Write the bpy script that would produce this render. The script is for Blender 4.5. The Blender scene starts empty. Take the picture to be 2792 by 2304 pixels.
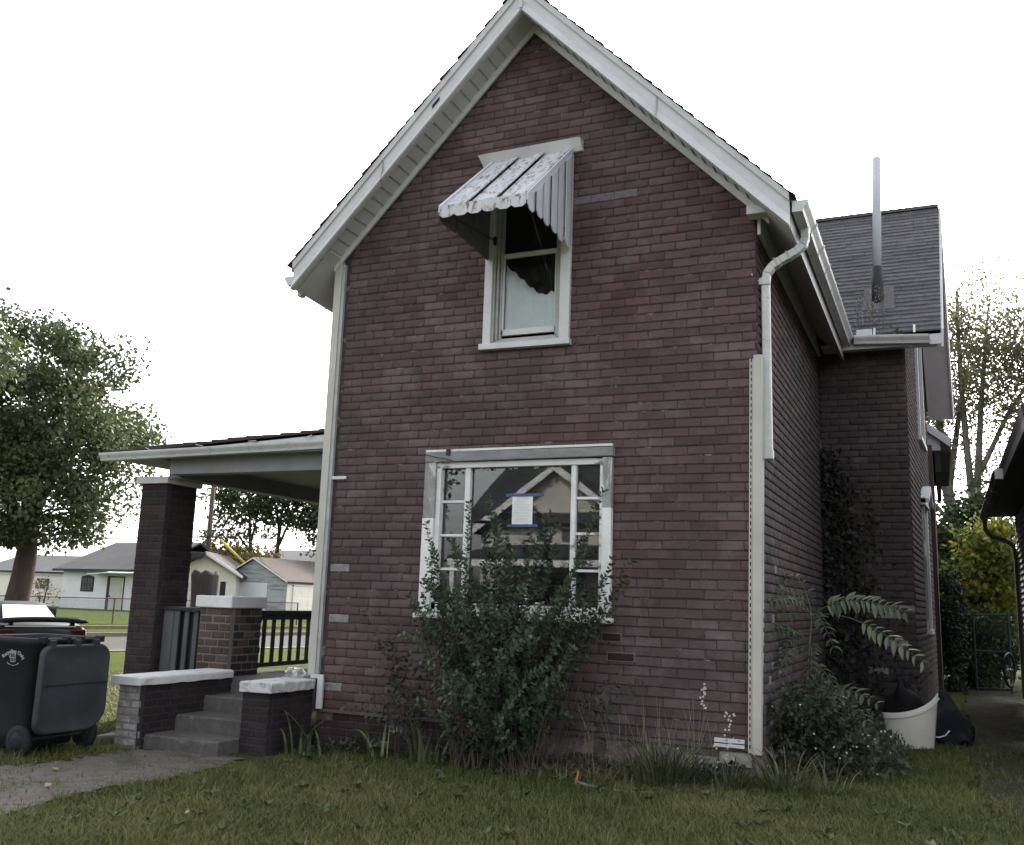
import bpy, math, random
import numpy as np
from mathutils import Vector, Matrix
random.seed(7); rng = np.random.default_rng(11)
S = bpy.context.scene
COL = S.collection

# ------------------------------------------------------------------ camera
YAW, PIT, ROL, FPX = -0.42300264, 0.18290509, 0.03325919, 2615.71
cy, sy = math.cos(YAW), math.sin(YAW)
fw = Vector((sy, cy, 0)); rt = Vector((cy, -sy, 0)); up = Vector((0, 0, 1))
f2 = fw * math.cos(PIT) + up * math.sin(PIT); u2 = up * math.cos(PIT) - fw * math.sin(PIT)
r3 = rt * math.cos(ROL) + u2 * math.sin(ROL); u3 = u2 * math.cos(ROL) - rt * math.sin(ROL)
CAM = Vector((0, 0, 1.55))
cd = bpy.data.cameras.new('camera'); cam = bpy.data.objects.new('camera', cd); COL.objects.link(cam)
cam.matrix_world = Matrix(((r3.x, u3.x, -f2.x, CAM.x), (r3.y, u3.y, -f2.y, CAM.y), (r3.z, u3.z, -f2.z, CAM.z), (0, 0, 0, 1)))
cd.sensor_width = 36; cd.sensor_fit = 'HORIZONTAL'; cd.lens = 36 * FPX / 2792
cd.clip_start = 0.05; cd.clip_end = 2000
S.camera = cam
# ------------------------------------------------------------------ sky, sun, exposure
SUN_EL, SUN_AZ = math.radians(38), math.radians(-9)      # azimuth clockwise from +Y
w = bpy.data.worlds.new('World'); S.world = w; w.use_nodes = True
nt = w.node_tree; nt.nodes.clear()
sky = nt.nodes.new('ShaderNodeTexSky'); sky.sky_type = 'NISHITA'; sky.sun_disc = False
sky.sun_elevation = SUN_EL; sky.sun_rotation = SUN_AZ
sky.air_density = 1.0; sky.dust_density = 4.0; sky.ozone_density = 1.0
hs = nt.nodes.new('ShaderNodeHueSaturation'); hs.inputs['Saturation'].default_value = 0.22
hs.inputs['Value'].default_value = 1.0
bg = nt.nodes.new('ShaderNodeBackground'); bg.inputs['Strength'].default_value = 0.15
wo = nt.nodes.new('ShaderNodeOutputWorld')
nt.links.new(sky.outputs[0], hs.inputs['Color']); nt.links.new(hs.outputs[0], bg.inputs[0]); nt.links.new(bg.outputs[0], wo.inputs[0])
sd = bpy.data.lights.new('sun', 'SUN'); sun = bpy.data.objects.new('sun', sd); COL.objects.link(sun)
sd.energy = 2.2; sd.angle = math.radians(4); sd.color = (1, 0.95, 0.87)
sdir = Vector((math.sin(SUN_AZ) * math.cos(SUN_EL), math.cos(SUN_AZ) * math.cos(SUN_EL), math.sin(SUN_EL)))
sun.rotation_euler = (-sdir).to_track_quat('-Z', 'Y').to_euler(); sun.location = sdir * 50
S.view_settings.view_transform = 'Standard'; S.view_settings.look = 'None'
S.view_settings.gamma = 1; S.view_settings.use_curve_mapping = False
S.view_settings.exposure = 2.08

# ------------------------------------------------------------------ helpers
def lin(r, g, b):
    f = lambda c: (c / 255 / 12.92) if c / 255 <= .04045 else ((c / 255 + .055) / 1.055) ** 2.4
    return (f(r), f(g), f(b))
WL = {}                       # world location of every object with children
def wl(o): return WL.get(o.name, Vector((0, 0, 0))) if o else Vector((0, 0, 0))

def link(o, parent=None):
    COL.objects.link(o)
    if parent: o.parent = parent
    return o
def tag(o, label=None, cat=None, group=None, kind=None):
    if label: o['label'] = label
    if cat: o['category'] = cat
    if group: o['group'] = group
    if kind: o['kind'] = kind
    return o
def thing(name, label, cat, loc=(0, 0, 0), group=None):
    o = bpy.data.objects.new(name, None); COL.objects.link(o); o.location = loc
    o.empty_display_size = .1
    WL[o.name] = Vector(loc)
    return tag(o, label, cat, group)
def copy_tree(o, parent=None):
    c = o.copy(); COL.objects.link(c)
    if parent: c.parent = parent
    for ch in list(o.children): copy_tree(ch, c)
    return c
def mesh_np(name, V, F, mats, parent=None, smooth=False, fattr=None, midx=None):
    """V (n,3) world coordinates, F (m,k) uniform polygons"""
    V = np.asarray(V, float) - np.array(wl(parent)); F = np.asarray(F, int)
    me = bpy.data.meshes.new(name); m, k = F.shape
    me.vertices.add(len(V)); me.vertices.foreach_set('co', V.astype(np.float32).ravel())
    me.loops.add(m * k); me.loops.foreach_set('vertex_index', F.astype(np.int32).ravel())
    me.polygons.add(m); me.polygons.foreach_set('loop_start', np.arange(0, m * k, k, dtype=np.int32))
    if smooth: me.polygons.foreach_set('use_smooth', np.ones(m, bool))
    if midx is not None: me.polygons.foreach_set('material_index', np.asarray(midx, np.int32))
    me.update(calc_edges=True)
    if fattr is not None:
        a = me.attributes.new('tint', 'FLOAT', 'FACE'); a.data.foreach_set('value', np.asarray(fattr, np.float32))
    for x in (mats if isinstance(mats, (list, tuple)) else [mats]): me.materials.append(x)
    o = bpy.data.objects.new(name, me); link(o, parent)
    if parent: WL[o.name] = wl(parent)
    return o

class MB:
    """collects boxes, prisms and tubes in world coordinates and links them as ONE mesh"""
    def __init__(s): s.v = []; s.f = []; s.t = []; s.m = []; s.mi = 0; s.ti = 0.5
    def add(s, vs, fs):
        b = len(s.v); s.v += [tuple(v) for v in vs]
        for f in fs: s.f.append(tuple(i + b for i in f)); s.t.append(s.ti); s.m.append(s.mi)
    def box(s, x0, x1, y0, y1, z0, z1):
        s.add([(x0, y0, z0), (x1, y0, z0), (x1, y1, z0), (x0, y1, z0), (x0, y0, z1), (x1, y0, z1), (x1, y1, z1), (x0, y1, z1)],
              [(0, 3, 2, 1), (4, 5, 6, 7), (0, 1, 5, 4), (1, 2, 6, 5), (2, 3, 7, 6), (3, 0, 4, 7)])
        return s
    def obox(s, c, ax, ay, az):
        """oriented box: centre and three half-axis vectors"""
        c, ax, ay, az = map(Vector, (c, ax, ay, az)); vs = []
        for k in (-1, 1):
            for i, j in ((-1, -1), (1, -1), (1, 1), (-1, 1)): vs.append(c + ax * i + ay * j + az * k)
        s.add(vs, [(0, 3, 2, 1), (4, 5, 6, 7), (0, 1, 5, 4), (1, 2, 6, 5), (2, 3, 7, 6), (3, 0, 4, 7)]); return s
    def prism(s, A, B):
        """loft between two equal polygons"""
        n = len(A); s.add(list(A) + list(B), [tuple(range(n))[::-1], tuple(range(n, 2 * n))] + [(i, (i + 1) % n, n + (i + 1) % n, n + i) for i in range(n)]); return s
    def bar(s, a, b, wd, th, upv=(0, 0, 1)):
        a, b = Vector(a), Vector(b); d = (b - a).normalized(); sx = d.cross(Vector(upv))
        if sx.length < 1e-4: sx = d.cross(Vector((1, 0, 0)))
        sx.normalize(); uy = sx.cross(d).normalized()
        return s.obox((a + b) / 2, (b - a) / 2, sx * wd / 2, uy * th / 2)
    def tube(s, pts, rad, n=7, cap=True):
        pts = [Vector(p) for p in pts]; rs = rad if isinstance(rad, (list, tuple)) else [rad] * len(pts)
        rings = []; prev = None
        for i, p in enumerate(pts):
            d = (pts[min(i + 1, len(pts) - 1)] - pts[max(i - 1, 0)])
            d = d.normalized() if d.length > 1e-9 else Vector((0, 0, 1))
            if prev is None:
                a = d.cross(Vector((0, 0, 1)));
                if a.length < .05: a = d.cross(Vector((1, 0, 0)))
            else: a = prev - d * prev.dot(d)
            a.normalize(); b = d.cross(a); prev = a
            rings.append([p + (a * math.cos(2 * math.pi * k / n) + b * math.sin(2 * math.pi * k / n)) * rs[i] for k in range(n)])
        vs = [v for r in rings for v in r]; fs = []
        for i in range(len(rings) - 1):
            for k in range(n): fs.append((i * n + k, i * n + (k + 1) % n, (i + 1) * n + (k + 1) % n, (i + 1) * n + k))
        if cap: fs += [tuple(range(n))[::-1], tuple(range((len(rings) - 1) * n, len(rings) * n))]
        s.add(vs, fs); return s
    def lathe(s, prof, c, n=16, axis='Z'):
        """prof: list of (r, h)"""
        vs = []; fs = []
        for r, h in prof:
            for k in range(n):
                a = 2 * math.pi * k / n; p, q = r * math.cos(a), r * math.sin(a)
                vs.append((c[0] + p, c[1] + q, c[2] + h) if axis == 'Z' else (c[0] + h, c[1] + p, c[2] + q) if axis == 'X' else (c[0] + p, c[1] + h, c[2] + q))
        for i in range(len(prof) - 1):
            for k in range(n): fs.append((i * n + k, i * n + (k + 1) % n, (i + 1) * n + (k + 1) % n, (i + 1) * n + k))
        fs += [tuple(range(n))[::-1], tuple(range((len(prof) - 1) * n, len(prof) * n))]
        s.add(vs, fs); return s
    def build(s, name, mats, parent=None, smooth=False, kind=None, bevel=0, label=None):
        off = wl(parent); me = bpy.data.meshes.new(name)
        me.from_pydata([(v[0] - off.x, v[1] - off.y, v[2] - off.z) for v in s.v], [], s.f)
        for x in (mats if isinstance(mats, (list, tuple)) else [mats]): me.materials.append(x)
        me.polygons.foreach_set('material_index', s.m)
        a = me.attributes.new('tint', 'FLOAT', 'FACE'); a.data.foreach_set('value', s.t)
        if smooth: me.polygons.foreach_set('use_smooth', [True] * len(s.f))
        me.update()
        o = bpy.data.objects.new(name, me); link(o, parent)
        if parent: WL[o.name] = off
        else: WL[o.name] = Vector((0, 0, 0))
        if kind: o['kind'] = kind
        if label: o['label'] = label
        if bevel:
            b = o.modifiers.new('b', 'BEVEL'); b.width = bevel; b.segments = 2; b.limit_method = 'ANGLE'; b.angle_limit = math.radians(40)
        return o
def box(x0, x1, y0, y1, z0, z1): return MB().box(x0, x1, y0, y1, z0, z1)
def struct(o): o['kind'] = 'structure'; return o

# ------------------------------------------------------------------ materials
def nodes(name):
    m = bpy.data.materials.new(name); m.use_nodes = True; t = m.node_tree
    return m, t, t.nodes['Principled BSDF']
def N(t, ty, **kw):
    n = t.nodes.new(ty)
    for k, v in kw.items():
        if k.startswith('i_'): n.inputs[k[2:].replace('_', ' ')].default_value = v
        else: setattr(n, k, v)
    return n
def rgba(c): return (c[0], c[1], c[2], 1)
def mixc(t, fac, a, b, bt='MIX'):
    n = t.nodes.new('ShaderNodeMix'); n.data_type = 'RGBA'; n.blend_type = bt
    for sock, val in ((0, fac), (6, a), (7, b)):
        if hasattr(val, 'is_linked') or isinstance(val, bpy.types.NodeSocket): t.links.new(val, n.inputs[sock])
        elif sock == 0: n.inputs[0].default_value = val
        else: n.inputs[sock].default_value = rgba(val)
    return n.outputs[2]
def noise(t, scale, detail=4, rough=.6, vec=None, dist=0):
    n = N(t, 'ShaderNodeTexNoise'); n.inputs['Scale'].default_value = scale; n.inputs['Detail'].default_value = detail
    n.inputs['Roughness'].default_value = rough; n.inputs['Distortion'].default_value = dist
    if vec is not None: t.links.new(vec, n.inputs['Vector'])
    return n.outputs['Fac']
def ramp(t, fac, lo, hi):
    n = N(t, 'ShaderNodeMapRange'); n.inputs['From Min'].default_value = lo; n.inputs['From Max'].default_value = hi
    t.links.new(fac, n.inputs['Value']); return n.outputs['Result']
def wpos(t, sc=(1, 1, 1)):
    g = N(t, 'ShaderNodeNewGeometry'); m = N(t, 'ShaderNodeMapping'); m.inputs['Scale'].default_value = sc
    t.links.new(g.outputs['Position'], m.inputs['Vector']); return m.outputs[0]
def opos(t, sc=(1, 1, 1)):
    g = N(t, 'ShaderNodeTexCoord'); m = N(t, 'ShaderNodeMapping'); m.inputs['Scale'].default_value = sc
    t.links.new(g.outputs['Object'], m.inputs['Vector']); return m.outputs[0]
def bump(t, p, h, strength, dist=.01):
    b = N(t, 'ShaderNodeBump'); b.inputs['Strength'].default_value = strength; b.inputs['Distance'].default_value = dist
    t.links.new(h, b.inputs['Height']); t.links.new(b.outputs[0], p.inputs['Normal'])

def M(name, c, c2=None, sc=6, rough=.7, stain=None, stsc=2.5, stlo=.55, sthi=.7, bmp=.15, bsc=60, rnd=None, spec=.4, stretch=(1, 1, 1), metal=0):
    """painted / mineral surface: two tones by noise, worn stains, fine relief"""
    m, t, p = nodes(name); v = wpos(t, stretch)
    col = mixc(t, ramp(t, noise(t, sc, 5, .65, v), .35, .65), c, c2 or tuple(x * .8 for x in c))
    if rnd == 'obj':
        oi = N(t, 'ShaderNodeObjectInfo'); col = mixc(t, oi.outputs['Random'], col, mixc(t, 1.0, col, (1.45, 1.35, 1.3), 'MULTIPLY'))
    if rnd == 'tint':
        at = N(t, 'ShaderNodeAttribute', attribute_name='tint'); col = mixc(t, at.outputs['Fac'], col, mixc(t, 1.0, col, (1.45, 1.35, 1.3), 'MULTIPLY'))
    if stain is not None: col = mixc(t, ramp(t, noise(t, stsc, 8, .7, v, .3), stlo, sthi), col, stain)
    t.links.new(col, p.inputs['Base Color']); p.inputs['Roughness'].default_value = rough
    p.inputs['Specular IOR Level'].default_value = spec; p.inputs['Metallic'].default_value = metal
    if bmp: bump(t, p, noise(t, bsc, 4, .6, v), bmp)
    return m
def brickmat(name, c, c2, fleck, kind, rough=.92, patch=None, patchlo=.62, wash=None, washz=None, flk=.6):
    """one brick tone per piece, mineral flecks, blotches; wash = pale scum"""
    m, t, p = nodes(name); v = wpos(t)
    if kind == 'obj': r = N(t, 'ShaderNodeObjectInfo').outputs['Random']
    else: r = N(t, 'ShaderNodeAttribute', attribute_name='tint').outputs['Fac']
    col = mixc(t, r, c, c2)
    hue = ramp(t, noise(t, .55, 3, .5, v), .38, .62)
    col = mixc(t, 1.0, col, mixc(t, hue, (.94, 1.0, .98), (1.13, .96, .94)), 'MULTIPLY')
    rr = N(t, 'ShaderNodeMath', operation='FRACT'); r7 = N(t, 'ShaderNodeMath', operation='MULTIPLY'); r7.inputs[1].default_value = 7.31
    t.links.new(r, r7.inputs[0]); t.links.new(r7.outputs[0], rr.inputs[0]); grain = ramp(t, rr.outputs[0], .35, .9)
    col = mixc(t, ramp(t, noise(t, 1.3, 5, .6, v), .4, .7), col, mixc(t, 1.0, col, (.78, .74, .78), 'MULTIPLY'))
    fl = ramp(t, noise(t, 230, 2, .8, v), .56, .72)
    fl2 = N(t, 'ShaderNodeMath', operation='MULTIPLY'); t.links.new(fl, fl2.inputs[0])
    fg = N(t, 'ShaderNodeMath', operation='MULTIPLY'); t.links.new(ramp(t, noise(t, 7, 4, .7, v), .25, .7), fg.inputs[0]); t.links.new(grain, fg.inputs[1]); t.links.new(fg.outputs[0], fl2.inputs[1])
    fl3 = N(t, 'ShaderNodeMath', operation='MULTIPLY'); t.links.new(fl2.outputs[0], fl3.inputs[0]); fl3.inputs[1].default_value = flk
    col = mixc(t, fl3.outputs[0], col, fleck)
    col = mixc(t, ramp(t, noise(t, 34, 6, .75, v), .70, .74), col, fleck)
    du = N(t, 'ShaderNodeMath', operation='MULTIPLY'); du.inputs[1].default_value = .38; t.links.new(ramp(t, noise(t, 1.15, 7, .72, v, .4), .5, .72), du.inputs[0])
    col = mixc(t, du.outputs[0], col, tuple(x * .62 for x in fleck))
    col = mixc(t, fg.outputs[0], col, mixc(t, 1.0, col, (1.3, 1.3, 1.33), 'MULTIPLY'))
    if patch is not None: col = mixc(t, ramp(t, noise(t, 2.1, 7, .7, v), patchlo, patchlo + .06), col, patch)
    if wash is not None: col = mixc(t, ramp(t, noise(t, 9, 6, .75, v), .42, .62), col, wash)
    t.links.new(col, p.inputs['Base Color']); p.inputs['Roughness'].default_value = rough; p.inputs['Specular IOR Level'].default_value = .25
    bump(t, p, noise(t, 120, 4, .7, v), .5, .006)
    return m
def leafmat(name, cols, rough=.55, trans=.25, tip=None):
    """cols: list of leaf colours along the per-leaf tint"""
    m, t, p = nodes(name)
    at = N(t, 'ShaderNodeAttribute', attribute_name='tint'); cr = N(t, 'ShaderNodeValToRGB')
    e = cr.color_ramp.elements; n = len(cols)
    e[0].position = 0; e[0].color = rgba(cols[0]); e[1].position = 1; e[1].color = rgba(cols[-1])
    for i in range(1, n - 1): x = e.new(i / (n - 1)); x.color = rgba(cols[i])
    t.links.new(at.outputs['Fac'], cr.inputs[0])
    t.links.new(cr.outputs[0], p.inputs['Base Color']); p.inputs['Roughness'].default_value = rough; p.inputs['Specular IOR Level'].default_value = .3
    tr = N(t, 'ShaderNodeBsdfTranslucent'); t.links.new(cr.outputs[0], tr.inputs[0])
    ms = N(t, 'ShaderNodeMixShader'); ms.inputs[0].default_value = trans
    t.links.new(p.outputs[0], ms.inputs[1]); t.links.new(tr.outputs[0], ms.inputs[2])
    t.links.new(ms.outputs[0], t.nodes['Material Output'].inputs['Surface'])
    return m
def glassmat(name, ior=1.65, dirt=.04, tintc=(.9, .93, .92)):
    m, t, p = nodes(name); t.nodes.remove(p)
    tr = N(t, 'ShaderNodeBsdfTransparent'); tr.inputs[0].default_value = rgba(tintc)
    gl = N(t, 'ShaderNodeBsdfGlossy'); gl.inputs['Roughness'].default_value = .01
    fr = N(t, 'ShaderNodeFresnel'); fr.inputs['IOR'].default_value = ior
    b = N(t, 'ShaderNodeBump'); b.inputs['Strength'].default_value = .04; b.inputs['Distance'].default_value = .02
    t.links.new(noise(t, 1.4, 1, .4, wpos(t)), b.inputs['Height']); t.links.new(b.outputs[0], gl.inputs['Normal'])
    ms = N(t, 'ShaderNodeMixShader'); t.links.new(fr.outputs[0], ms.inputs[0])
    t.links.new(tr.outputs[0], ms.inputs[1]); t.links.new(gl.outputs[0], ms.inputs[2])
    df = N(t, 'ShaderNodeBsdfDiffuse'); df.inputs[0].default_value = (.5, .5, .48, 1)
    m2 = N(t, 'ShaderNodeMixShader'); fc = N(t, 'ShaderNodeMath', operation='MULTIPLY'); fc.inputs[1].default_value = dirt
    t.links.new(ramp(t, noise(t, 5, 6, .7, wpos(t)), .35, .8), fc.inputs[0]); t.links.new(fc.outputs[0], m2.inputs[0])
    t.links.new(ms.outputs[0], m2.inputs[1]); t.links.new(df.outputs[0], m2.inputs[2])
    t.links.new(m2.outputs[0], t.nodes['Material Output'].inputs['Surface'])
    return m
MT = {}
MT['white'] = M('white_trim', (.55, .55, .56), (.45, .45, .46), 2.2, .55, (.30, .29, .28), 9, .60, .78, .08)
MT['soffit'] = M('soffit_vinyl', (.50, .50, .51), (.44, .44, .45), 3, .5, bmp=.03)
MT['beige'] = M('beige_trim', (.43, .415, .375), (.37, .355, .32), 2, .5, (.27, .25, .22), 4, .66, .82, .05)
MT['peel'] = M('peeling_white_paint', (.66, .66, .64), (.56, .56, .55), 9, .7, (.19, .18, .18), 7, .58, .64, .4, 40, stretch=(.35, 1, 1))
MT['bare'] = M('weathered_bare_wood', (.24, .235, .235), (.15, .145, .15), 12, .85, (.5, .5, .49), 6, .6, .68, .4, 50, stretch=(.3, 1, 1))
MT['barev'] = M('weathered_upright_wood', (.30, .295, .29), (.17, .165, .165), 12, .85, (.55, .55, .53), 6, .52, .6, .4, 50, stretch=(1, 1, .25))
MT['paintv'] = M('flaking_white_upright', (.68, .69, .67), (.58, .59, .57), 8, .7, (.22, .21, .2), 8, .66, .7, .3, 50, stretch=(1, 1, .4))
MT['brick_o'] = brickmat('painted_brick_shingle', (.064, .045, .045), (.088, .062, .062), (.30, .26, .27), 'obj')
MT['brick_t'] = brickmat('painted_brick_shingle_rows', (.064, .045, .045), (.088, .062, .063), (.30, .26, .27), 'tint')
MT['brick_side'] = brickmat('shade_toned_side_brick_rows', (.046, .037, .039), (.082, .062, .062), (.2, .17, .17), 'tint')  # front brick again, colour darkened for the shaded side walls
MT['brick_wing'] = brickmat('shade_toned_wing_brick_rows', (.040, .034, .034), (.055, .044, .043), (.12, .11, .11), 'tint')  # front brick again, darkest tone for the shade of the inner corner
MT['groove'] = M('dark_felt_backing', (.044, .032, .033), (.034, .025, .027), 5, .95, (.19, .165, .165), 6, .56, .66)
MT['pale_brick'] = M('brick_with_lost_paint', (.24, .23, .23), (.13, .12, .125), 22, .9, (.08, .06, .06), 14, .58, .68, .4)
MT['scuffed_brick'] = M('scuffed_grey_brick', (.13, .12, .13), (.085, .075, .08), 22, .9, (.2, .19, .2), 14, .6, .7, .4)
MT['pier_brick'] = brickmat('dark_painted_pier_brick', (.022, .016, .018), (.036, .025, .026), (.12, .1, .1), 'obj', patch=(.12, .105, .10), patchlo=.68)
MT['red_brick'] = brickmat('worn_red_pier_brick', (.050, .038, .034), (.096, .068, .060), (.1, .08, .07), 'obj', patch=(.04, .03, .03), patchlo=.58)
MT['wash_brick'] = brickmat('lime_washed_brick', (.12, .11, .105), (.22, .21, .2), (.3, .3, .29), 'obj', wash=(.34, .335, .33))
MT['dark_brick'] = brickmat('near_black_brick', (.017, .014, .016), (.028, .021, .022), (.08, .07, .07), 'obj', patch=(.09, .08, .075), patchlo=.7)  # near-black brick with paler patches
MT['mortar'] = M('grey_mortar', (.16, .15, .145), (.1, .095, .09), 12, .95, bmp=.5)
MT['mortar_dark'] = M('dark_mortar', (.040, .036, .038), (.024, .022, .024), 10, .95, bmp=.4)
MT['mortar_pale'] = M('pale_smeared_mortar', (.17, .152, .14), (.12, .105, .097), 10, .95, bmp=.6)
MT['cap'] = M('white_painted_concrete', (.60, .60, .59), (.50, .50, .50), 5, .75, (.17, .165, .165), 5, .62, .72, .4, 70)
MT['cap_wash'] = M('lime_washed_mortar', (.20, .195, .19), (.13, .125, .12), 12, .95, bmp=.5)
MT['conc'] = M('worn_concrete', (.105, .10, .092), (.07, .066, .062), 14, .9, (.06, .055, .05), 3, .52, .72, .5, 110)
MT['fnd'] = M('mossy_old_foundation', (.085, .055, .052), (.05, .035, .033), 7, .95, (.17, .15, .135), 5, .58, .66, .6, 60)
MT['fnd2'] = M('parged_foundation', (.21, .165, .16), (.13, .10, .097), 9, .95, (.07, .05, .048), 5, .5, .62, .9, 40)
MT['roof'] = M('asphalt_shingle', (.070, .071, .080), (.050, .051, .058), 9, .95, (.13, .125, .125), 2, .6, .75, .5, 160, rnd='obj')
MT['roofdark'] = M('dark_porch_shingle', (.05, .036, .036), (.035, .028, .03), 9, .95, bmp=.5, bsc=120)
MT['gutter'] = M('white_gutter_metal', (.50, .51, .52), (.42, .43, .43), 3, .4, (.2, .19, .17), 9, .58, .76, .05, stretch=(1, 1, 2))
MT['greywood'] = M('grey_painted_board', (.085, .088, .095), (.06, .062, .068), 8, .8, (.02, .02, .022), 6, .6, .72, .4, 60, stretch=(1, 1, .3))
MT['blackwood'] = M('black_painted_rail', (.014, .013, .015), (.02, .019, .02), 8, .7, bmp=.2)
MT['deck'] = M('grey_porch_deck', (.10, .092, .085), (.075, .07, .065), 9, .85, stretch=(.3, 1, 1))
MT['porchceil'] = M('porch_ceiling_paint', (.21, .215, .235), (.18, .185, .20), 4, .7)
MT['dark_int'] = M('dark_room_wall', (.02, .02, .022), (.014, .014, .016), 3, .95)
MT['glass'] = glassmat('window_glass', 1.62, .035)
MT['glass_up'] = glassmat('dusty_upstairs_glass', 1.28, .05)
MT['reflection_sheet'] = M('pale_pane_reflection', (.66, .66, .70), (.56, .56, .60), 2, .95)  # pale tone of the reflection in the lower upstairs pane
MT['alu'] = M('weathered_aluminium_frame', (.36, .365, .36), (.28, .285, .28), 6, .5, (.16, .16, .16), 5, .6, .75)
MT['awn'] = M('rust_flaked_awning_metal', (.50, .51, .54), (.42, .43, .46), 4, .6, (.16, .125, .09), 11, .515, .60, .3, 40, stretch=(2, .8, .8)); MT['awn_in'] = M('shadow_toned_awning_slat', (.12, .11, .115), (.09, .082, .086), 4, .8, bmp=.1)  # second metal: slat colour darkened to the shadow under the awning, left side
MT['awn_side'] = M('chalky_awning_slat', (.52, .53, .58), (.44, .45, .5), 4, .6, (.30, .28, .25), 9, .66, .72, .2, 40)
MT['pvc'] = M('white_plastic_pipe', (.46, .46, .50), (.43, .43, .47), 2, .8, bmp=0, spec=.05)
MT['tar'] = M('tarred_flashing', (.02, .02, .023), (.03, .03, .033), 6, .8)
MT['black'] = M('black_gap', (.012, .012, .013), None, 5, .9)
# ------------------------------------------------------------------ terrain
def sstep(a, b, x):
    t = np.clip((np.asarray(x, float) - a) / (b - a), 0, 1); return t * t * (3 - 2 * t)
KP = np.array((-27.05, 25.92)); KU = np.array((.29, .957)); KU = KU / np.hypot(*KU); KN = np.array((-KU[1], KU[0]))   # far kerb of the side street
def sdist(x, y): return (np.asarray(x, float) - KP[0]) * KN[0] + (np.asarray(y, float) - KP[1]) * KN[1]
def gz(x, y):
    x = np.asarray(x, float); y = np.asarray(y, float)
    z = -.18 * np.clip((-1.6 - x) / 5.1, 0, 1)
    z = z + .05 * (1 - sstep(-8.3, -7.2, x)) * (1 - sstep(7.6, 8.6, y)) * sstep(-13, -10, x)
    return np.where(x < -12, -.18 - .02 * sstep(0, 1, (-12 - x) / 3), z)
def gridmesh(name, xs, ys, zf, mat, kind='structure'):
    X, Y = np.meshgrid(xs, ys); V = np.stack([X, Y, zf(X, Y)], -1).reshape(-1, 3); n = len(xs)
    i = np.arange(len(ys) - 1)[:, None] * n + np.arange(n - 1)[None]; F = np.stack([i, i + 1, i + 1 + n, i + n], -1).reshape(-1, 4)
    o = mesh_np(name, V, F, mat, smooth=True); o['kind'] = kind; return o
def turfmat(name, a, b, d, e, s1, s2):
    m, t, p = nodes(name); v = wpos(t)
    c = mixc(t, ramp(t, noise(t, s1, 6, .65, v), .35, .65), a, b)
    c = mixc(t, ramp(t, noise(t, s2, 4, .7, v), .4, .7), c, d); c = mixc(t, ramp(t, noise(t, 1.7, 6, .7, v), .62, .75), c, e)
    t.links.new(c, p.inputs['Base Color']); p.inputs['Roughness'].default_value = .95; p.inputs['Specular IOR Level'].default_value = .02
    bump(t, p, noise(t, 60, 5, .7, v), .8, .03); return m
MT['turf'] = turfmat('lawn_soil_and_turf', (.046, .055, .020), (.066, .062, .027), (.056, .064, .024), (.074, .060, .038), .9, 25)
MT['verge'] = turfmat('sunny_verge_turf', (.046, .066, .012), (.064, .074, .020), (.034, .048, .011), (.08, .074, .034), .6, 14)
MT['soil'] = M('gritty_walk_soil', (.12, .105, .092), (.082, .07, .06), 9, .95, (.05, .055, .028), 1.8, .5, .62, .8, 140)
MT['soil2'] = M('dark_trodden_earth', (.040, .033, .028), (.026, .023, .020), 3, .98, (.035, .042, .02), 2, .45, .58, .8, 90, spec=.05)
MT['street'] = M('grey_asphalt', (.075, .072, .068), (.058, .056, .053), 4, .95, bmp=.3, spec=.03)
MT['kerb'] = M('pale_concrete_kerb', (.20, .185, .165), (.15, .14, .12), 3, .95, (.16, .12, .08), 2, .6, .7, spec=.03)
xs = np.unique(np.round(np.concatenate([np.arange(-11, 2.6, .2), np.arange(-34, -11, 1.0), np.linspace(-400, -35, 20), np.arange(2.8, 14, 1), np.linspace(15, 400, 16)]), 3))
ys = np.unique(np.round(np.concatenate([np.arange(3, 16, .2), np.arange(16.2, 60, 1.5), np.linspace(61, 700, 14), np.linspace(-120, 2.8, 30)]), 3))
gr = rng.normal(0, 1, (len(ys), len(xs))) * .010
gridmesh('ground', xs, ys, lambda X, Y: gz(X, Y) + gr * ((np.abs(X + 4.5) < 6.5) & (Y < 15) & (Y > 3)), MT['turf'])
def st(s, tt): return KP + KN * s + KU * tt
def strip(name, s0, s1, t0, t1, zf, mat, ns=2, nt_=2):
    ss = np.linspace(s0, s1, ns); ts = np.linspace(t0, t1, nt_)
    V = [(*st(a, b), zf(a)) for b in ts for a in ss]; F = [(j * ns + i, j * ns + i + 1, (j + 1) * ns + i + 1, (j + 1) * ns + i) for j in range(nt_ - 1) for i in range(ns - 1)]
    o = mesh_np(name, V, F, mat, smooth=True); o['kind'] = 'structure'; return o
strip('verge', -14, -7.7, -30, 60, lambda s: -.192, MT['verge'])
strip('street', -7.4, 0, -120, 300, lambda s: -.188, MT['street'])
def kerbline(name, s0, s1, top):
    b = MB(); A = [(*st(s0, -120), -.3), (*st(s1, -120), -.3), (*st(s1, -120), top), (*st(s0, -120), top)]
    B = [(*st(s0, 300), -.3), (*st(s1, 300), -.3), (*st(s1, 300), top), (*st(s0, 300), top)]
    return struct(b.prism(A, B).build(name, MT['kerb']))
kerbline('kerb', 0, .18, -.05); kerbline('kerb', -7.7, -7.4, -.16)
def lawnz(s): return -.06 + (.10 if s > 3.2 else 0) + .28 * float(sstep(3.2, 14, s))
strip('lawn', .18, 3.2, -120, 300, lawnz, MT['verge'], 4, 30)
b = MB(); b.prism([(*st(3.2, -120), -.2), (*st(3.35, -120), -.2), (*st(3.35, -120), .06), (*st(3.2, -120), .06)], [(*st(3.2, 300), -.2), (*st(3.35, 300), -.2), (*st(3.35, 300), .06), (*st(3.2, 300), .06)])
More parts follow.
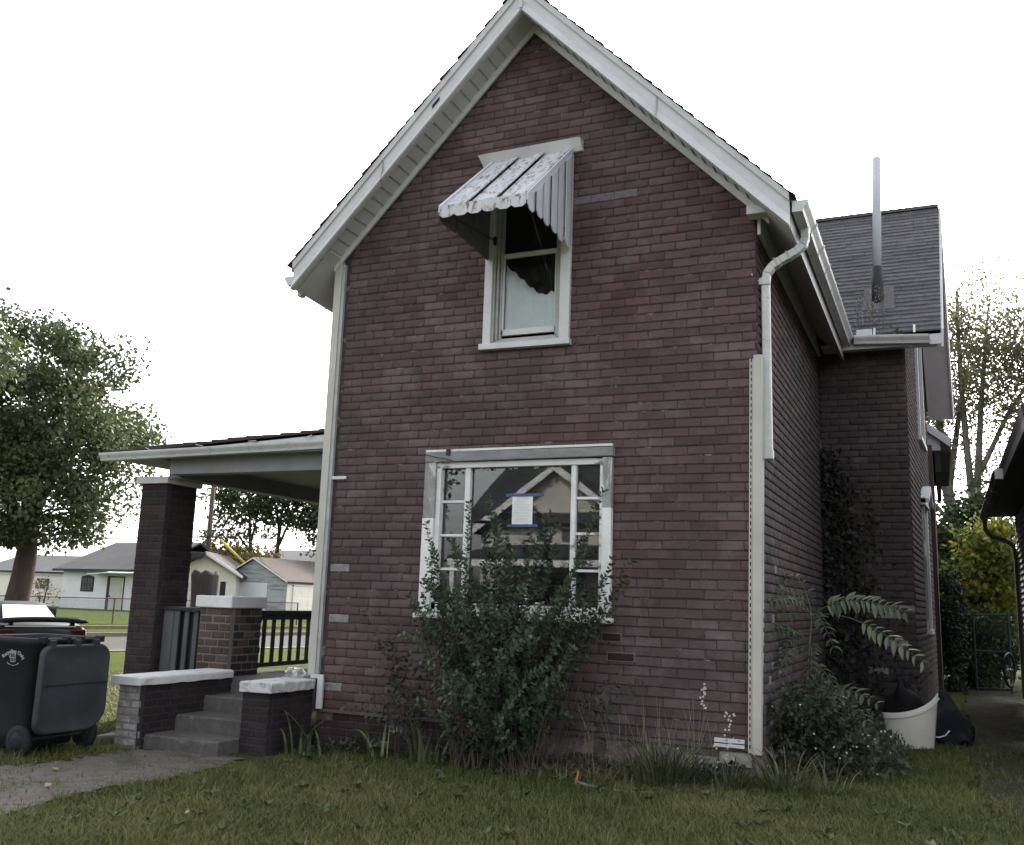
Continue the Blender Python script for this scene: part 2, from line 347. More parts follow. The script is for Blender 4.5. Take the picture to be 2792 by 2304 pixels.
struct(b.build('lawn_edging', M('weathered_edging_board', (.2, .17, .12), (.12, .1, .07), 4, .9)))
strip('lawn', 3.35, 300, -120, 300, lambda s: lawnz(max(s, 3.36)), MT['verge'], 60, 30)

def sheet(name, poly, mat, lift=.004, jag=.04, sub=10):
    """an irregular patch lying on the ground, cut from a fine grid"""
    P = np.array(poly, float); x0, y0 = P.min(0); x1, y1 = P.max(0); st_ = .07
    xs, ys = np.arange(x0, x1, st_), np.arange(y0, y1, st_); X, Y = np.meshgrid(xs, ys)
    def inside(X, Y):
        c = np.zeros(X.shape, bool); j = len(P) - 1
        for i in range(len(P)):
            yi, yj, xi, xj = P[i, 1], P[j, 1], P[i, 0], P[j, 0]
            c ^= ((yi > Y) != (yj > Y)) & (X < (xj - xi) * (Y - yi) / (yj - yi + 1e-12) + xi); j = i
        return c
    Z = gz(X, Y) + lift + .018
    n = len(xs); i = np.arange(len(ys) - 1)[:, None] * n + np.arange(n - 1)[None]
    F = np.stack([i, i + 1, i + 1 + n, i + n], -1).reshape(-1, 4)
    cx = (X[:-1, :-1] + st_ / 2 + rng.normal(0, jag, X[:-1, :-1].shape)).ravel(); cy_ = (Y[:-1, :-1] + st_ / 2 + rng.normal(0, jag, X[:-1, :-1].shape)).ravel()
    F = F[inside(cx, cy_)]; used = np.unique(F); mp = -np.ones(X.size, int); mp[used] = np.arange(len(used))
    V = np.stack([X, Y, Z], -1).reshape(-1, 3)[used]; V[:, 2] += rng.normal(0, .004, len(V))
    o = mesh_np(name, V, mp[F], mat, smooth=True); o['kind'] = 'structure'; return o, inside
PATH_POLY = [(-6.46, 5.17), (-6.55, 5.62), (-6.7, 6.2), (-6.71, 6.77), (-6.53, 7.1), (-6.62, 7.73), (-6.62, 8.17), (-6.82, 8.53), (-7.28, 8.49), (-7.88, 8.36), (-7.92, 7.79), (-7.89, 7.08), (-8.04, 6.61), (-8.12, 6.44)]
path_o, path_in = sheet('path', PATH_POLY, MT['soil'])
ALLEY = [(.30, 8.6), (.17, 10.8), (.15, 14.6), (.35, 23.5), (1.25, 23.5), (1.25, 8.6)]
alley_o, alley_in = sheet('path', ALLEY, MT['soil2'])

# ------------------------------------------------------------------ brick pieces
def brick_mesh(name, tilt=0.0):
    """unit brick, front on -Y, chamfered; tilt: lower edge proud like a lapped shingle"""
    c = .045; cz = .10; yb = -.5; V = []
    def ring(x, z, y0, y1): return [(-x, y0, -z), (x, y0, -z), (x, y1, z), (-x, y1, z)]
    V += ring(.5, .5, .5, .5); V += ring(.5, .5, -.25, -.25 + tilt); V += ring(.5 - c, .5 - cz, -.5, -.5 + tilt)
    F = []
    for a in (0, 4):
        for i in range(4): F.append((a + i, a + (i + 1) % 4, a + 4 + (i + 1) % 4, a + 4 + i))
    F.append((8, 9, 10, 11))
    return V, F
BV, BF = brick_mesh('b'); BVT, BFT = brick_mesh('bt', .32)
BMESH = {}
def brick_obj(parent, mat, c, size, rz=0, tilt=False, ry=0):
    key = (mat.name, tilt)
    if key not in BMESH:
        me = bpy.data.meshes.new('brick'); me.from_pydata(BVT if tilt else BV, [], BFT if tilt else BF); me.materials.append(mat); BMESH[key] = me
    o = bpy.data.objects.new('brick', BMESH[key]); o.parent = parent; o.location = Vector(c) - wl(parent)
    o.scale = size; o.rotation_euler = (0, ry, rz); COL.objects.link(o); return o
def brick_mass(parent, name, mat, items, tilt=False):
    """items: (centre, size, rotz)"""
    base = np.array(BVT if tilt else BV); fb = np.array(BF); V = []; F = []; T = []
    for k, (c, s, rz) in enumerate(items):
        q = base * np.array(s); co, si = math.cos(rz), math.sin(rz)
        V.append(np.stack([q[:, 0] * co - q[:, 1] * si, q[:, 0] * si + q[:, 1] * co, q[:, 2]], 1) + np.array(c)); F.append(fb + k * len(base)); T += [random.random()] * len(fb)
    o = mesh_np(name, np.concatenate(V), np.concatenate(F), mat, parent, fattr=T); o['kind'] = 'stuff'; return o
def courses(u0, u1, v0, v1, bw, bh, joint, holes=(), clip=None, jit=.0):
    """running bond rectangles in wall coordinates, cut round the holes"""
    out = []; n = int(round((v1 - v0) / bh)); bh = (v1 - v0) / max(n, 1)
    for k in range(n):
        a, b = v0 + k * bh, v0 + (k + 1) * bh; off = (k % 2) * bw / 2 + random.uniform(-jit, jit); u = u0 - off
        mid = (a + b) / 2
        while u < u1 - 1e-4:
            p, q = max(u, u0), min(u + bw, u1); u += bw
            segs = [(p, q)]
            for (h0, h1, g0, g1) in holes:
                if g0 < mid < g1:
                    ns = []
                    for (x, y) in segs:
                        if y <= h0 or x >= h1: ns.append((x, y))
                        else:
                            if x < h0: ns.append((x, h0))
                            if y > h1: ns.append((h1, y))
                    segs = ns
            for (x, y) in segs:
                if y - x < .03: continue
                if clip and not clip((x + y) / 2, mid): continue
                out.append((x + joint / 2, y - joint / 2, a + joint / 2, b - joint / 2))
    return out
def brick_pier(parent, x0, x1, y0, y1, z0, z1, bw, bh, mats, core, joint=.012, depth=.05, sides=('F', 'R'), rag=.004):
    """bricks as parts over a mortar core; front faces -Y, right faces +X"""
    g = .006
    box(x0 + g, x1 - g, y0 + g, y1 - g, z0, z1).build('mortar', core, parent)
    if 'F' in sides:
        for (a, b, c, d) in courses(x0, x1, z0, z1, bw, bh, joint):
            brick_obj(parent, random.choice(mats[0]), ((a + b) / 2, y0 + depth / 2 - random.uniform(0, rag), (c + d) / 2), (b - a, depth, d - c), random.uniform(-.006, .006))
    if 'R' in sides:
        for (a, b, c, d) in courses(y0 + depth + joint, y1, z0, z1, bw, bh, joint):
            brick_obj(parent, random.choice(mats[1]), (x1 - depth / 2 + random.uniform(0, rag), (a + b) / 2, (c + d) / 2), (b - a, depth, d - c), math.pi / 2 + random.uniform(-.006, .006))
# ================================================================== the brick house
H = thing('brick_house', 'tall old dark red brick-faced house with white gable trim and overgrown front', 'house', (-4.1, 12, 0))
XL, XR, YF = -6.64, -1.60, 9.5
AX, SL = -4.137, 1.03                       # ridge line and roof pitch
zl = lambda x: 8.21 - SL * abs(x - AX)      # underside of the rake
WX0, WY0, WY1, WT = -.38, 14.75, 19.6, .042 # cross wing: right wall drifts outward a little
UW = (-4.655, -3.612, 4.33, 6.62); LWN = (-5.29, -3.10, 1.34, 3.13)
# wall shells (backing felt), with real openings
b = MB()
def wallquad(x0, x1, z0, z1, y=YF, th=.15): b.box(x0, x1, y, y + th, z0, z1)
FN0 = .25
for (x0, x1, z0, z1) in ((XL, LWN[0], FN0, 5.4), (LWN[1], XR, FN0, 5.4), (LWN[0], LWN[1], FN0, LWN[2]), (LWN[0], UW[0], LWN[3], 5.4), (UW[1], LWN[1], LWN[3], 5.4), (UW[0], UW[1], LWN[3], UW[2])):
    wallquad(x0, x1, z0, z1)
zt = lambda x: 8.18 - SL * abs(x - AX)
def gabslab(xa, xb, za):
    P = [(xa, za), (xb, za), (xb, zt(xb))] + ([(AX, zt(AX))] if xa < AX < xb else []) + [(xa, zt(xa))]
    b.prism([(x, YF, z) for x, z in P], [(x, YF + .15, z) for x, z in P])
gabslab(XL + .02, UW[0], 5.4); gabslab(UW[1], XR - .02, 5.4); gabslab(UW[0], UW[1], UW[3])
b.build('wall', MT['groove'], H)
b = MB(); b.box(XR - .15, XR, YF + .15, WY0, FN0, 5.75); b.box(XL, XL + .15, YF + .15, 20, FN0, 5.6)
b.box(XR - .15, WX0, WY0, WY0 + .15, .1, 5.75)
P0, P1 = (WX0, WY0 + .15), (WX0 + WT * (WY1 - WY0), WY1); RZ = (WY0 + WY1) / 2
wz = lambda y: 8.2 - SL * abs(y - RZ)
pol = [(WY0 + .15, .1), (WY1, .1), (WY1, wz(WY1)), (RZ, wz(RZ)), (WY0 + .15, wz(WY0 + .15))]
wx = lambda y: WX0 + WT * (y - WY0)
b.prism([(wx(y) - .15, y, z) for y, z in pol], [(wx(y), y, z) for y, z in pol])
b.box(XL + .15, wx(WY1) - .15, WY1 - .15, WY1, .1, 5.7)
b.build('wall', MT['groove'], H)
# --- brick courses. front: the largest in view are single bricks
BW, BH = .273, .0955
clipf = lambda u, v: v < zl(u) + .02
fr = courses(XL + .10, XR - .005, .275, 8.22, BW, BH, .0075, [(UW[0] + .03, UW[1] - .03, UW[2] + .02, UW[3]), (LWN[0] + .02, LWN[1] - .02, LWN[2], LWN[3])], clipf, .03)
def persp(a): # nearest to the camera show largest
    u, v = (a[0] + a[1]) / 2, (a[2] + a[3]) / 2
    hid = ((u + 4.2) / 1.05) ** 2 + ((v - .9) / .95) ** 2 < 1 or (-1.74 < u)
    return (a[1] - a[0] > .2, not hid, -((u * u + YF * YF + (v - 1.55) ** 2)))
fr.sort(key=persp, reverse=True)
pale = [(-6.38, .98), (-6.4, 1.82), (-6.35, 1.28), (-6.42, .55), (-2.02, 1.38), (-3.55, 5.95), (-3.3, 5.96), (-3.02, 5.98)]
def ispale(a):
    u, v = (a[0] + a[1]) / 2, (a[2] + a[3]) / 2
    return any(abs(u - x) < BW * .32 and abs(v - z) < BH * .5 for x, z in pale)
cnt = 0; mass = []
for a in fr:
    c = ((a[0] + a[1]) / 2, YF + .002 + random.uniform(-.001, .001), (a[2] + a[3]) / 2 + random.gauss(0, .0016)); s = (a[1] - a[0] + random.uniform(-.003, .003), .022, a[3] - a[2] + random.uniform(-.002, .002))
    if ispale(a): brick_obj(H, MT['scuffed_brick'] if c[2] > 5 else MT['pale_brick'], (c[0], YF - .002, c[2]), (s[0], .014, s[2])); cnt += 1
    elif cnt < 296: brick_obj(H, MT['brick_o'], (c[0], c[1] - random.uniform(0, .003), c[2]), s, 0, True, random.gauss(0, .003)); cnt += 1
    else: mass.append(((c[0], c[1] - random.uniform(0, .003), c[2]), s, random.gauss(0, .004)))
brick_mass(H, 'brick', MT['brick_t'], mass, True)
sd_ = courses(YF + .01, WY0 - .02, .275, 5.7, BW, BH, .009, jit=.03)
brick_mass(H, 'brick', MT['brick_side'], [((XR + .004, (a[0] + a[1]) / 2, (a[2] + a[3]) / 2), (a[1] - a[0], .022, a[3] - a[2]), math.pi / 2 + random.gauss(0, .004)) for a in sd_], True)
wf = courses(XR + .02, WX0, .12, 5.7, BW, BH, .009, jit=.03)
wit = []
for a in wf:
    u, v = (a[0] + a[1]) / 2, (a[2] + a[3]) / 2
    if any(abs(u - x) < .136 and abs(v - z) < .044 for x, z in ((-.72, 1.64), (-.98, 1.55), (-.71, 1.55), (-.6, 1.1), (-.95, .78), (-1.1, .35), (-.5, 1.64))):
        brick_obj(H, MT['pale_brick'], (u, WY0 - .002, v), (a[1] - a[0], .014, a[3] - a[2]))
    else: wit.append(((u, WY0 - .004 - random.uniform(0, .002), v), (a[1] - a[0], .022, a[3] - a[2]), random.gauss(0, .004)))
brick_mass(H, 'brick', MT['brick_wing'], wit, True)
wr = courses(WY0 + .01, WY1, .12, 8.1, BW, BH, .009, [(17.0, 18.35, 4.4, 6.4), (17.0, 18.0, 1.3, 3.6)], lambda u, v: v < wz(u), .03)
ang = math.pi / 2 - math.atan(WT)
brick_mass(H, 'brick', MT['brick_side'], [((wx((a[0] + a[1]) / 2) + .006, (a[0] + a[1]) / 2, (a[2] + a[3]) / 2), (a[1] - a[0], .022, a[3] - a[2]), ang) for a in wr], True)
for (y, z) in ((10.05, .98), (10.5, 1.12), (10.5, 1.03), (10.52, .93), (9.85, .86), (10.3, 1.95), (10.1, 1.45)):
    brick_obj(H, MT['pale_brick'], (XR + .012, y, z), (.13, .012, .085), math.pi / 2)
# --- foundation
b = MB(); b.box(XL + .02, -4.0, YF + .03, YF + .3, -.5, FN0); b.mi = 1; b.box(-4.0, XR - .02, YF + .03, YF + .3, -.5, FN0); b.box(XR - .3, XR - .02, YF + .3, WY0, -.5, FN0); b.box(XR - .3, WX0 - .02, WY0 + .03, WY0 + .2, -.5, .1)
b.build('foundation', [MT['fnd'], MT['fnd2']], H)
for (a, c, z0, z1) in courses(-6.62, -4.9, -.35, .23, .22, .085, .014, jit=.04):
    if random.random() < .97: brick_obj(H, MT['pier_brick'] if random.random() < .92 else MT['pale_brick'], ((a + c) / 2, YF + .03, (z0 + z1) / 2), (c - a, .03, z1 - z0))
for (x, z, w_, h_) in ((-1.86, .145, .3, .13), (-2.2, .06, .34, .18), (-2.1, -.08, .26, .12), (-5.6, -.19, .2, .09)):
    me = MB().box(x - w_ / 2, x + w_ / 2, YF - .015, YF + .04, z - h_ / 2, z + h_ / 2).build('foundation_stone', M('pale_foundation_stone%d' % int(x * -100), (.34, .33, .28), (.22, .21, .18), 9, .9, (.1, .1, .08), 6, .55, .7, .5, 60), H, bevel=.012)
box(XL + .1, XR, YF - .028, YF + .02, .235, .268).build('drip_edge', MT['brick_o'], H)
# --- corner boards
b = MB(); b.box(XL - .085, XL + .015, YF - .055, YF + .09, .625, 5.62); b.build('corner_board', MT['beige'], H, bevel=.006)
b = MB(); b.box(XL + .018, XL + .058, YF - .04, YF, .625, 5.56); b.build('corner_board', MT['alu'], H)
b = MB()   # loose right corner post: nailing flange, slot line, face and return
P = lambda x, y, z: (x, y, z)
for (x0, x1, y0, y1, z0, z1, s_) in ((-1.735, -1.685, YF - .045, YF - .04, .22, 4.0, .06), (-1.69, -1.62, YF - .075, YF - .05, .215, 4.03, .06), (-1.62, -1.607, YF - .078, YF + .07, .215, 4.03, .06)):
    b.prism([(x0, y0, z0), (x1, y0, z0), (x1, y1, z0), (x0, y1, z0)], [(x0 + s_, y0, z1), (x1 + s_, y0, z1), (x1 + s_, y1, z1), (x0 + s_, y1, z1)])
pm = b.build('corner_post', MT['beige'], H)
b = MB()
for k in range(58): z = .26 + k * .065; q = .06 * (z - .22) / 3.78; b.box(-1.722 + q, -1.712 + q, YF - .049, YF - .044, z, z + .035)
b.build('nail_slot', MT['black'], pm)
b = MB(); b.box(-6.665, -6.49, YF - .075, YF - .05, .60, .645); b.box(-6.56, -6.485, YF - .085, YF - .05, .27, .602); b.build('trim_scrap', MT['white'], H, bevel=.004)
b = MB(); b.box(-2.05, -1.765, YF - .05, YF - .03, .295, .335); b.box(-2.05, -1.765, YF - .065, YF - .03, .255, .285); b.build('trim_scrap', MT['white'], H, bevel=.004)
for (x, z) in ((-1.83, .32), (-1.95, .318)): box(x, x + .03, YF - .053, YF - .049, z, z + .006).build('nail_slot', MT['black'], H)
box(-6.6, -6.39, YF - .035, YF - .005, 2.885, 2.925).build('trim_scrap', MT['white'], H, bevel=.01)
# --- rake boards, frieze, soffit
def rake(prof, x0, x1, name, mat, sec=None):
    """sweep a (y, h) profile along the rake between x0 and x1"""
    b = MB(); b.prism([(x0, y, zl(x0) + h) for y, h in prof], [(x1, y, zl(x1) + h) for y, h in prof]); return b.build(name, mat, H)
EL, ER = -7.09, -1.21
for (x0, x1) in ((AX, EL), (AX, ER)):
    rake([(9.14, .0), (9.075, 0), (9.055, .012), (9.10, .125), (9.14, .125)], x0, x1, 'rake_moulding', MT['white'])
    rake([(9.10, .126), (9.20, .126), (9.20, .285), (9.10, .285)], x0, x1, 'rake_board', MT['soffit'])
    rake([(9.075, .268), (9.10, .268), (9.10, .345), (9.062, .345)], x0, x1, 'drip_edge', MT['white'])
    sg = -1 if x1 < AX else 1; xf = XL - .1 if sg < 0 else XR + .14
    rake([(YF - .06, -.055), (YF - .03, -.055), (YF - .03, .04), (YF - .06, .04)], x0, xf, 'frieze_board', MT['white'])
    n = 26; L = abs(x1 - x0)
    for k in range(n):
        a, c = x0 + sg * L * (k + .0) / n, x0 + sg * L * (k + .97) / n
        bb = MB(); bb.prism([(a, 9.14, zl(a) + .049), (a, YF - .035, zl(a) + .049), (a, YF - .035, zl(a) + .075), (a, 9.14, zl(a) + .075)],
                            [(c, 9.14, zl(c) + .030), (c, YF - .035, zl(c) + .030), (c, YF - .035, zl(c) + .06), (c, 9.14, zl(c) + .06)])
        bb.build('soffit_panel', MT['soffit'], H)
box(-4.155, -4.12, 9.04, 9.075, zl(AX) + .02, zl(AX) + .13).build('rake_cap', MT['white'], H)
b = MB(); x = -5.17; b.prism([(x, 9.09, zl(x) + .16), (x - .09, 9.09, zl(x - .09) + .16), (x - .09, 9.09, zl(x - .09) + .2), (x, 9.09, zl(x) + .2)], [(x, 9.098, zl(x) + .16), (x - .09, 9.098, zl(x - .09) + .16), (x - .09, 9.098, zl(x - .09) + .2), (x, 9.098, zl(x) + .2)])
b.build('rake_tear', MT['black'], H)
for (sx, y0, y1) in ((-5.9, 9.05, 9.1), (-2.55, 9.05, 9.1)):
    bb = MB(); A = [(sx, 9.05, zl(sx) - .002), (sx + .012, 9.05, zl(sx + .012) - .002), (sx + .012, 9.095, zl(sx + .012) + .29), (sx, 9.095, zl(sx) + .29)]; bb.prism(A, [(x, 9.11, z) for x, y, z in A]); bb.build('rake_joint', MT['alu'], H)
b = MB(); b.box(-3.14, -2.84, YF - .014, YF - .004, .98, 1.07); b.box(-3.2, -2.98, YF - .014, YF - .004, 1.17, 1.26); b.build('exposed_mortar', MT['mortar_pale'], H)
for (x, z, w_) in ((-2.99, 1.025, .27), (-3.09, 1.215, .19)): brick_obj(H, MT['dark_brick'], (x, YF - .016, z), (w_, .012, .07))
# --- main roof: deck and shingle rows whose ends step along the rake
b = MB()
for sg, xe in ((-1, EL - .03), (1, ER + .02)):
    A = [(AX, 9.1, zl(AX) + .27), (xe, 9.1, zl(xe) + .27), (xe, 9.1, zl(xe) + .345), (AX, 9.1, zl(AX) + .345)]
    b.prism(A, [(x, 20.0, z) for x, _, z in A])
b.build('roof', MT['roofdark'], H)
b = MB()
for sg, xe in ((-1, EL - .05), (1, ER + .05)):
    n = 27; L = abs(xe - AX)
    for k in range(n):
        a, c = AX + sg * L * k / n, AX + sg * L * (k + 1.12) / n; o = 9.045 + random.uniform(-.012, .012)
        A = [(a, o, zl(a) + .347), (c, o, zl(c) + .362), (c, o, zl(c) + .378), (a, o, zl(a) + .352)]
        b.prism(A, [(x, 20.0, z) for x, _, z in A])
b.box(AX - .1, AX + .1, 9.05, 20, zl(AX) + .29, zl(AX) + .385)
b.build('shingle', MT['roofdark'], H, kind='stuff')
# --- side eaves: sloped soffit, frieze bands, gutters
for (xa, xb) in ((XR + .0, ER), (XL, EL)):
    b = MB(); A = [(xa, 9.2, zl(xa) + .01), (xb, 9.2, zl(xb) + .01), (xb, 9.2, zl(xb) + .25), (xa, 9.2, zl(xa) + .25)]; b.prism(A, [(x, 14.6 if xa == XR else 18, z) for x, _, z in A]); b.build('soffit', MT['soffit'], H)
box(XR + .013, XR + .045, YF + .0, WY0, 5.32, 5.58).build('frieze_board', MT['soffit'], H)
b = MB(); b.box(XR - .06, XR + .14, 9.3, YF - .03, 5.47, 5.56); b.build('frieze_return', MT['white'], H)
def gutter(name, a, b_, out, mat, wd=.14, h=.11, parent=H, seams=4, wall=.006):
    """open K-style channel from a to b (inner top edge), opening outward along 'out'"""
    a, b_, o = Vector(a), Vector(b_), Vector(out).normalized(); g = MB(); Z = Vector((0, 0, 1))
    pr = [(0, 0), (0, -h), (wd * .62, -h), (wd * .7, -h * .72), (wd * .96, -h * .3), (wd, -h * .12), (wd, 0), (wd - .02, 0), (wd - .02, -.012), (wd - .012, -h * .2), (wd * .66, -h * .7), (wd * .58, -h + wall), (wall, -h + wall), (wall, 0)]
    A = [a + o * p + Z * q for p, q in pr]; B = [b_ + o * p + Z * q for p, q in pr]; n = len(pr)
    g.add(A + B, [(i, (i + 1) % n, n + (i + 1) % n, n + i) for i in range(n)] )
    g.prism([a + o * p + Z * q for p, q in pr[:7]], [a + (b_ - a).normalized() * .006 + o * p + Z * q for p, q in pr[:7]])
    g.prism([b_ + o * p + Z * q for p, q in pr[:7]], [b_ - (b_ - a).normalized() * .006 + o * p + Z * q for p, q in pr[:7]])
    ob = g.build(name, mat, parent)
    for k in range(1, seams + 1):
        c = a.lerp(b_, k / (seams + 1)); d = (b_ - a).normalized() * .008; e = 1.06
        s_ = MB(); s_.prism([c - d + o * (p * e) + Z * (q * e) for p, q in pr[1:7]], [c + d + o * (p * e) + Z * (q * e) for p, q in pr[1:7]]); s_.build('gutter_joint', MT['gutter'], ob)
    return ob
gutter('gutter', (-1.19, 9.13, 5.475), (-1.19, 14.34, 5.47), (1, 0, 0), MT['gutter'], .155, .115, seams=7)
gutter('gutter', (-1.035, 14.34, 5.47), (-.03, 14.34, 5.41), (0, -1, 0), MT['gutter'], .15, .115, seams=2)
gutter('gutter', (-7.10, 9.12, 5.36), (-7.10, 14, 5.02), (-1, 0, 0), MT['gutter'], .14, .11, seams=5)
b = MB(); b.box(-7.2, -7.14, 9.35, 9.44, 5.18, 5.24); b.build('gutter_strap', MT['gutter'], H)
for y in (9.2, 10.4): box(-7.11, -7.095, y, y + .02, 5.3, 5.48).build('gutter_strap', MT['gutter'], H)
for x in (-.75, -.22): MB().bar((x, 14.34, 5.6), (x, 14.2, 5.45), .03, .006).build('gutter_strap', MT['gutter'], H)
# --- downspout with two elbows
b = MB(); pts = [(-1.13, 9.62, 5.40), (-1.13, 9.62, 5.26), (-1.15, 9.62, 5.19), (-1.22, 9.62, 5.13), (-1.38, 9.62, 5.05), (-1.46, 9.62, 5.00), (-1.515, 9.62, 4.93), (-1.53, 9.62, 4.84)]
def ribbon(b, pts, w2, d2):
    ring = []
    for i, q in enumerate(pts):
        d = (Vector(pts[min(i + 1, len(pts) - 1)]) - Vector(pts[max(i - 1, 0)])).normalized(); y = Vector((0, 1, 0)); x = d.cross(y).normalized(); q = Vector(q)
        ring.append([q + x * w2 + y * d2, q - x * w2 + y * d2, q - x * w2 - y * d2, q + x * w2 - y * d2])
    for i in range(len(ring) - 1): b.prism(ring[i], ring[i + 1])
ribbon(b, pts, .04, .05); ds = b.build('downspout', MT['gutter'], H, bevel=.008)
box(-1.57, -1.49, 9.57, 9.67, 3.02, 4.86).build('downspout', MT['gutter'], H, bevel=.012)
box(-1.578, -1.482, 9.562, 9.678, 3.0, 3.1).build('downspout_end', MT['gutter'], H, bevel=.012)
b = MB(); b.box(-1.60, -1.482, 9.555, 9.60, 4.80, 4.87); b.bar((-1.60, 9.56, 4.83), (-1.66, 9.5, 4.9), .03, .02); b.build('downspout_strap', MT['gutter'], H)
for q, r in (((-1.30, 9.62, 5.09), .5), ((-1.42, 9.62, 5.03), .5)):
    MB().obox(q, (.008 * .9, 0, .008 * .45), (0, .056, 0), (-.02, 0, .044)).build('downspout_joint', MT['alu'], H)

# --- cross wing roof
EY = 14.36; RX0, RX1 = -2.4, .14
wr_ = lambda y: 5.52 + 1.045 * (y - EY)
b = MB(); xe = lambda y: .12 + .03 * (y - EY)
ry = RZ + .0; rzt = wr_(ry)
b.prism([(-3.9, EY, wr_(EY)), (xe(EY), EY, wr_(EY)), (xe(ry), ry, rzt), (-3.9, ry, rzt)], [(-3.9, EY, wr_(EY) - .07), (xe(EY), EY, wr_(EY) - .07), (xe(ry), ry, rzt - .07), (-3.9, ry, rzt - .07)])
y2 = WY1 + .42
b.prism([(-3.9, ry, rzt), (xe(ry), ry, rzt), (xe(y2), y2, wr_(ry) - 1.045 * (y2 - ry)), (-3.9, y2, wr_(ry) - 1.045 * (y2 - ry))], [(-3.9, ry, rzt - .07), (xe(ry), ry, rzt - .07), (xe(y2), y2, wr_(ry) - 1.045 * (y2 - ry) - .07), (-3.9, y2, wr_(ry) - 1.045 * (y2 - ry) - .07)])
b.build('roof', MT['roofdark'], H)
NR = 34
for k in range(NR):
    a, c = EY - .03 + (ry - EY + .03) * k / NR, EY - .03 + (ry - EY + .03) * (k + 1.1) / NR
    sm = MB(); x = -3.5 + random.uniform(-.3, 0)
    while x < xe(a):
        x2 = min(x + random.uniform(.2, .42), xe(a) + .01); dz = random.uniform(0, .008); dy = random.uniform(-.012, .006)
        sm.prism([(x, a + dy, wr_(a) + .004), (x2 - .004, a + dy, wr_(a) + .004), (x2 - .004, a + dy, wr_(a) + .026 + dz), (x, a + dy, wr_(a) + .026 + dz)],
                 [(x, c, wr_(c) + .004), (x2 - .004, c, wr_(c) + .004), (x2 - .004, c, wr_(c) + .007), (x, c, wr_(c) + .007)]); x = x2
    sm.build('shingle', MT['roof'], H)
box(-3.5, xe(ry), ry - .1, ry + .1, rzt - .03, rzt + .025).build('ridge_cap', MT['roof'], H)
b = MB(); b.box(-1.3, xe(EY), EY + .0, EY + .03, 5.3, 5.5); b.build('fascia_board', MT['white'], H)
b = MB(); b.box(-1.5, WX0 + .45, EY + .03, WY0, 5.36, 5.40); b.build('soffit', MT['soffit'], H)
# right gable of the wing: rake boards, soffit panels, frieze
def wrake(prof, y0, y1, name, mat):
    zz = lambda y: rzt - 1.045 * abs(y - ry); bb = MB()
    bb.prism([(xe(y0) + px_, y0, zz(y0) + h) for px_, h in prof], [(xe(y1) + px_, y1, zz(y1) + h) for px_, h in prof]); return bb.build(name, mat, H)
for (y0, y1) in ((ry, EY + .02), (ry, y2)):
    wrake([(0, -.28), (.03, -.28), (.04, -.02), (0, -.02)], y0, y1, 'rake_board', MT['white'])
    wrake([(-.42, -.26), (-.38, -.26), (-.38, -.16), (-.42, -.16)], y0, y1, 'frieze_board', MT['white'])
    n = 17
    for k in range(n):
        ya, yb = y0 + (y1 - y0) * k / n, y0 + (y1 - y0) * (k + .96) / n
        wrake([(-.39, -.245), (0, -.245), (0, -.225), (-.39, -.225)], ya, yb, 'soffit_panel', MT['soffit'])
# wing windows (upper and lower) on the side wall
def sidebar(y0, y1, z0, z1, d0, d1, name, mat, par=H):
    bb = MB(); bb.prism([(wx(y0) + d0, y0, z0), (wx(y1) + d0, y1, z0), (wx(y1) + d1, y1, z0), (wx(y0) + d1, y0, z0)], [(wx(y0) + d0, y0, z1), (wx(y1) + d0, y1, z1), (wx(y1) + d1, y1, z1), (wx(y0) + d1, y0, z1)]); return bb.build(name, mat, par)
for (y0, y1, z0, z1) in ((17.05, 18.35, 4.45, 6.5), (17.05, 17.95, 1.3, 3.3)):
    wn = sidebar(y0 + .1, y1 - .1, z0 + .1, z1, -.05, -.04, 'window', MT['glass'])
    mt_ = MT['white'] if z0 > 3 else MT['barev']
    sidebar(y0, y0 + .11, z0, z1, -.03, .05, 'frame', mt_, wn); sidebar(y1 - .11, y1, z0, z1, -.03, .05, 'frame', MT['white'], wn)
    sidebar(y0 - .05, y1 + .05, z0 - .07, z0, -.03, .07, 'sill', MT['white'], wn)
    sidebar(y0, y1, (z0 + z1) / 2, (z0 + z1) / 2 + .05, -.04, 0, 'sash', MT['white'], wn)
    sidebar(y0 - .1, y1 + .1, z1, z1 + .12, -.03, .08, 'header', MT['white'], wn)
b = MB(); y0, y1 = 16.95, 18.05; ym = (y0 + y1) / 2
b.prism([(wx(y0) - .02, y0, 3.4), (wx(ym) - .02, ym, 3.66), (wx(y1) - .02, y1, 3.4), (wx(y1) - .02, y1, 3.33), (wx(ym) - .02, ym, 3.58), (wx(y0) - .02, y0, 3.33)], [(wx(y0) + .14, y0, 3.4), (wx(ym) + .14, ym, 3.66), (wx(y1) + .14, y1, 3.4), (wx(y1) + .14, y1, 3.33), (wx(ym) + .14, ym, 3.58), (wx(y0) + .14, y0, 3.33)])
b.build('window_hood', MT['white'], H)
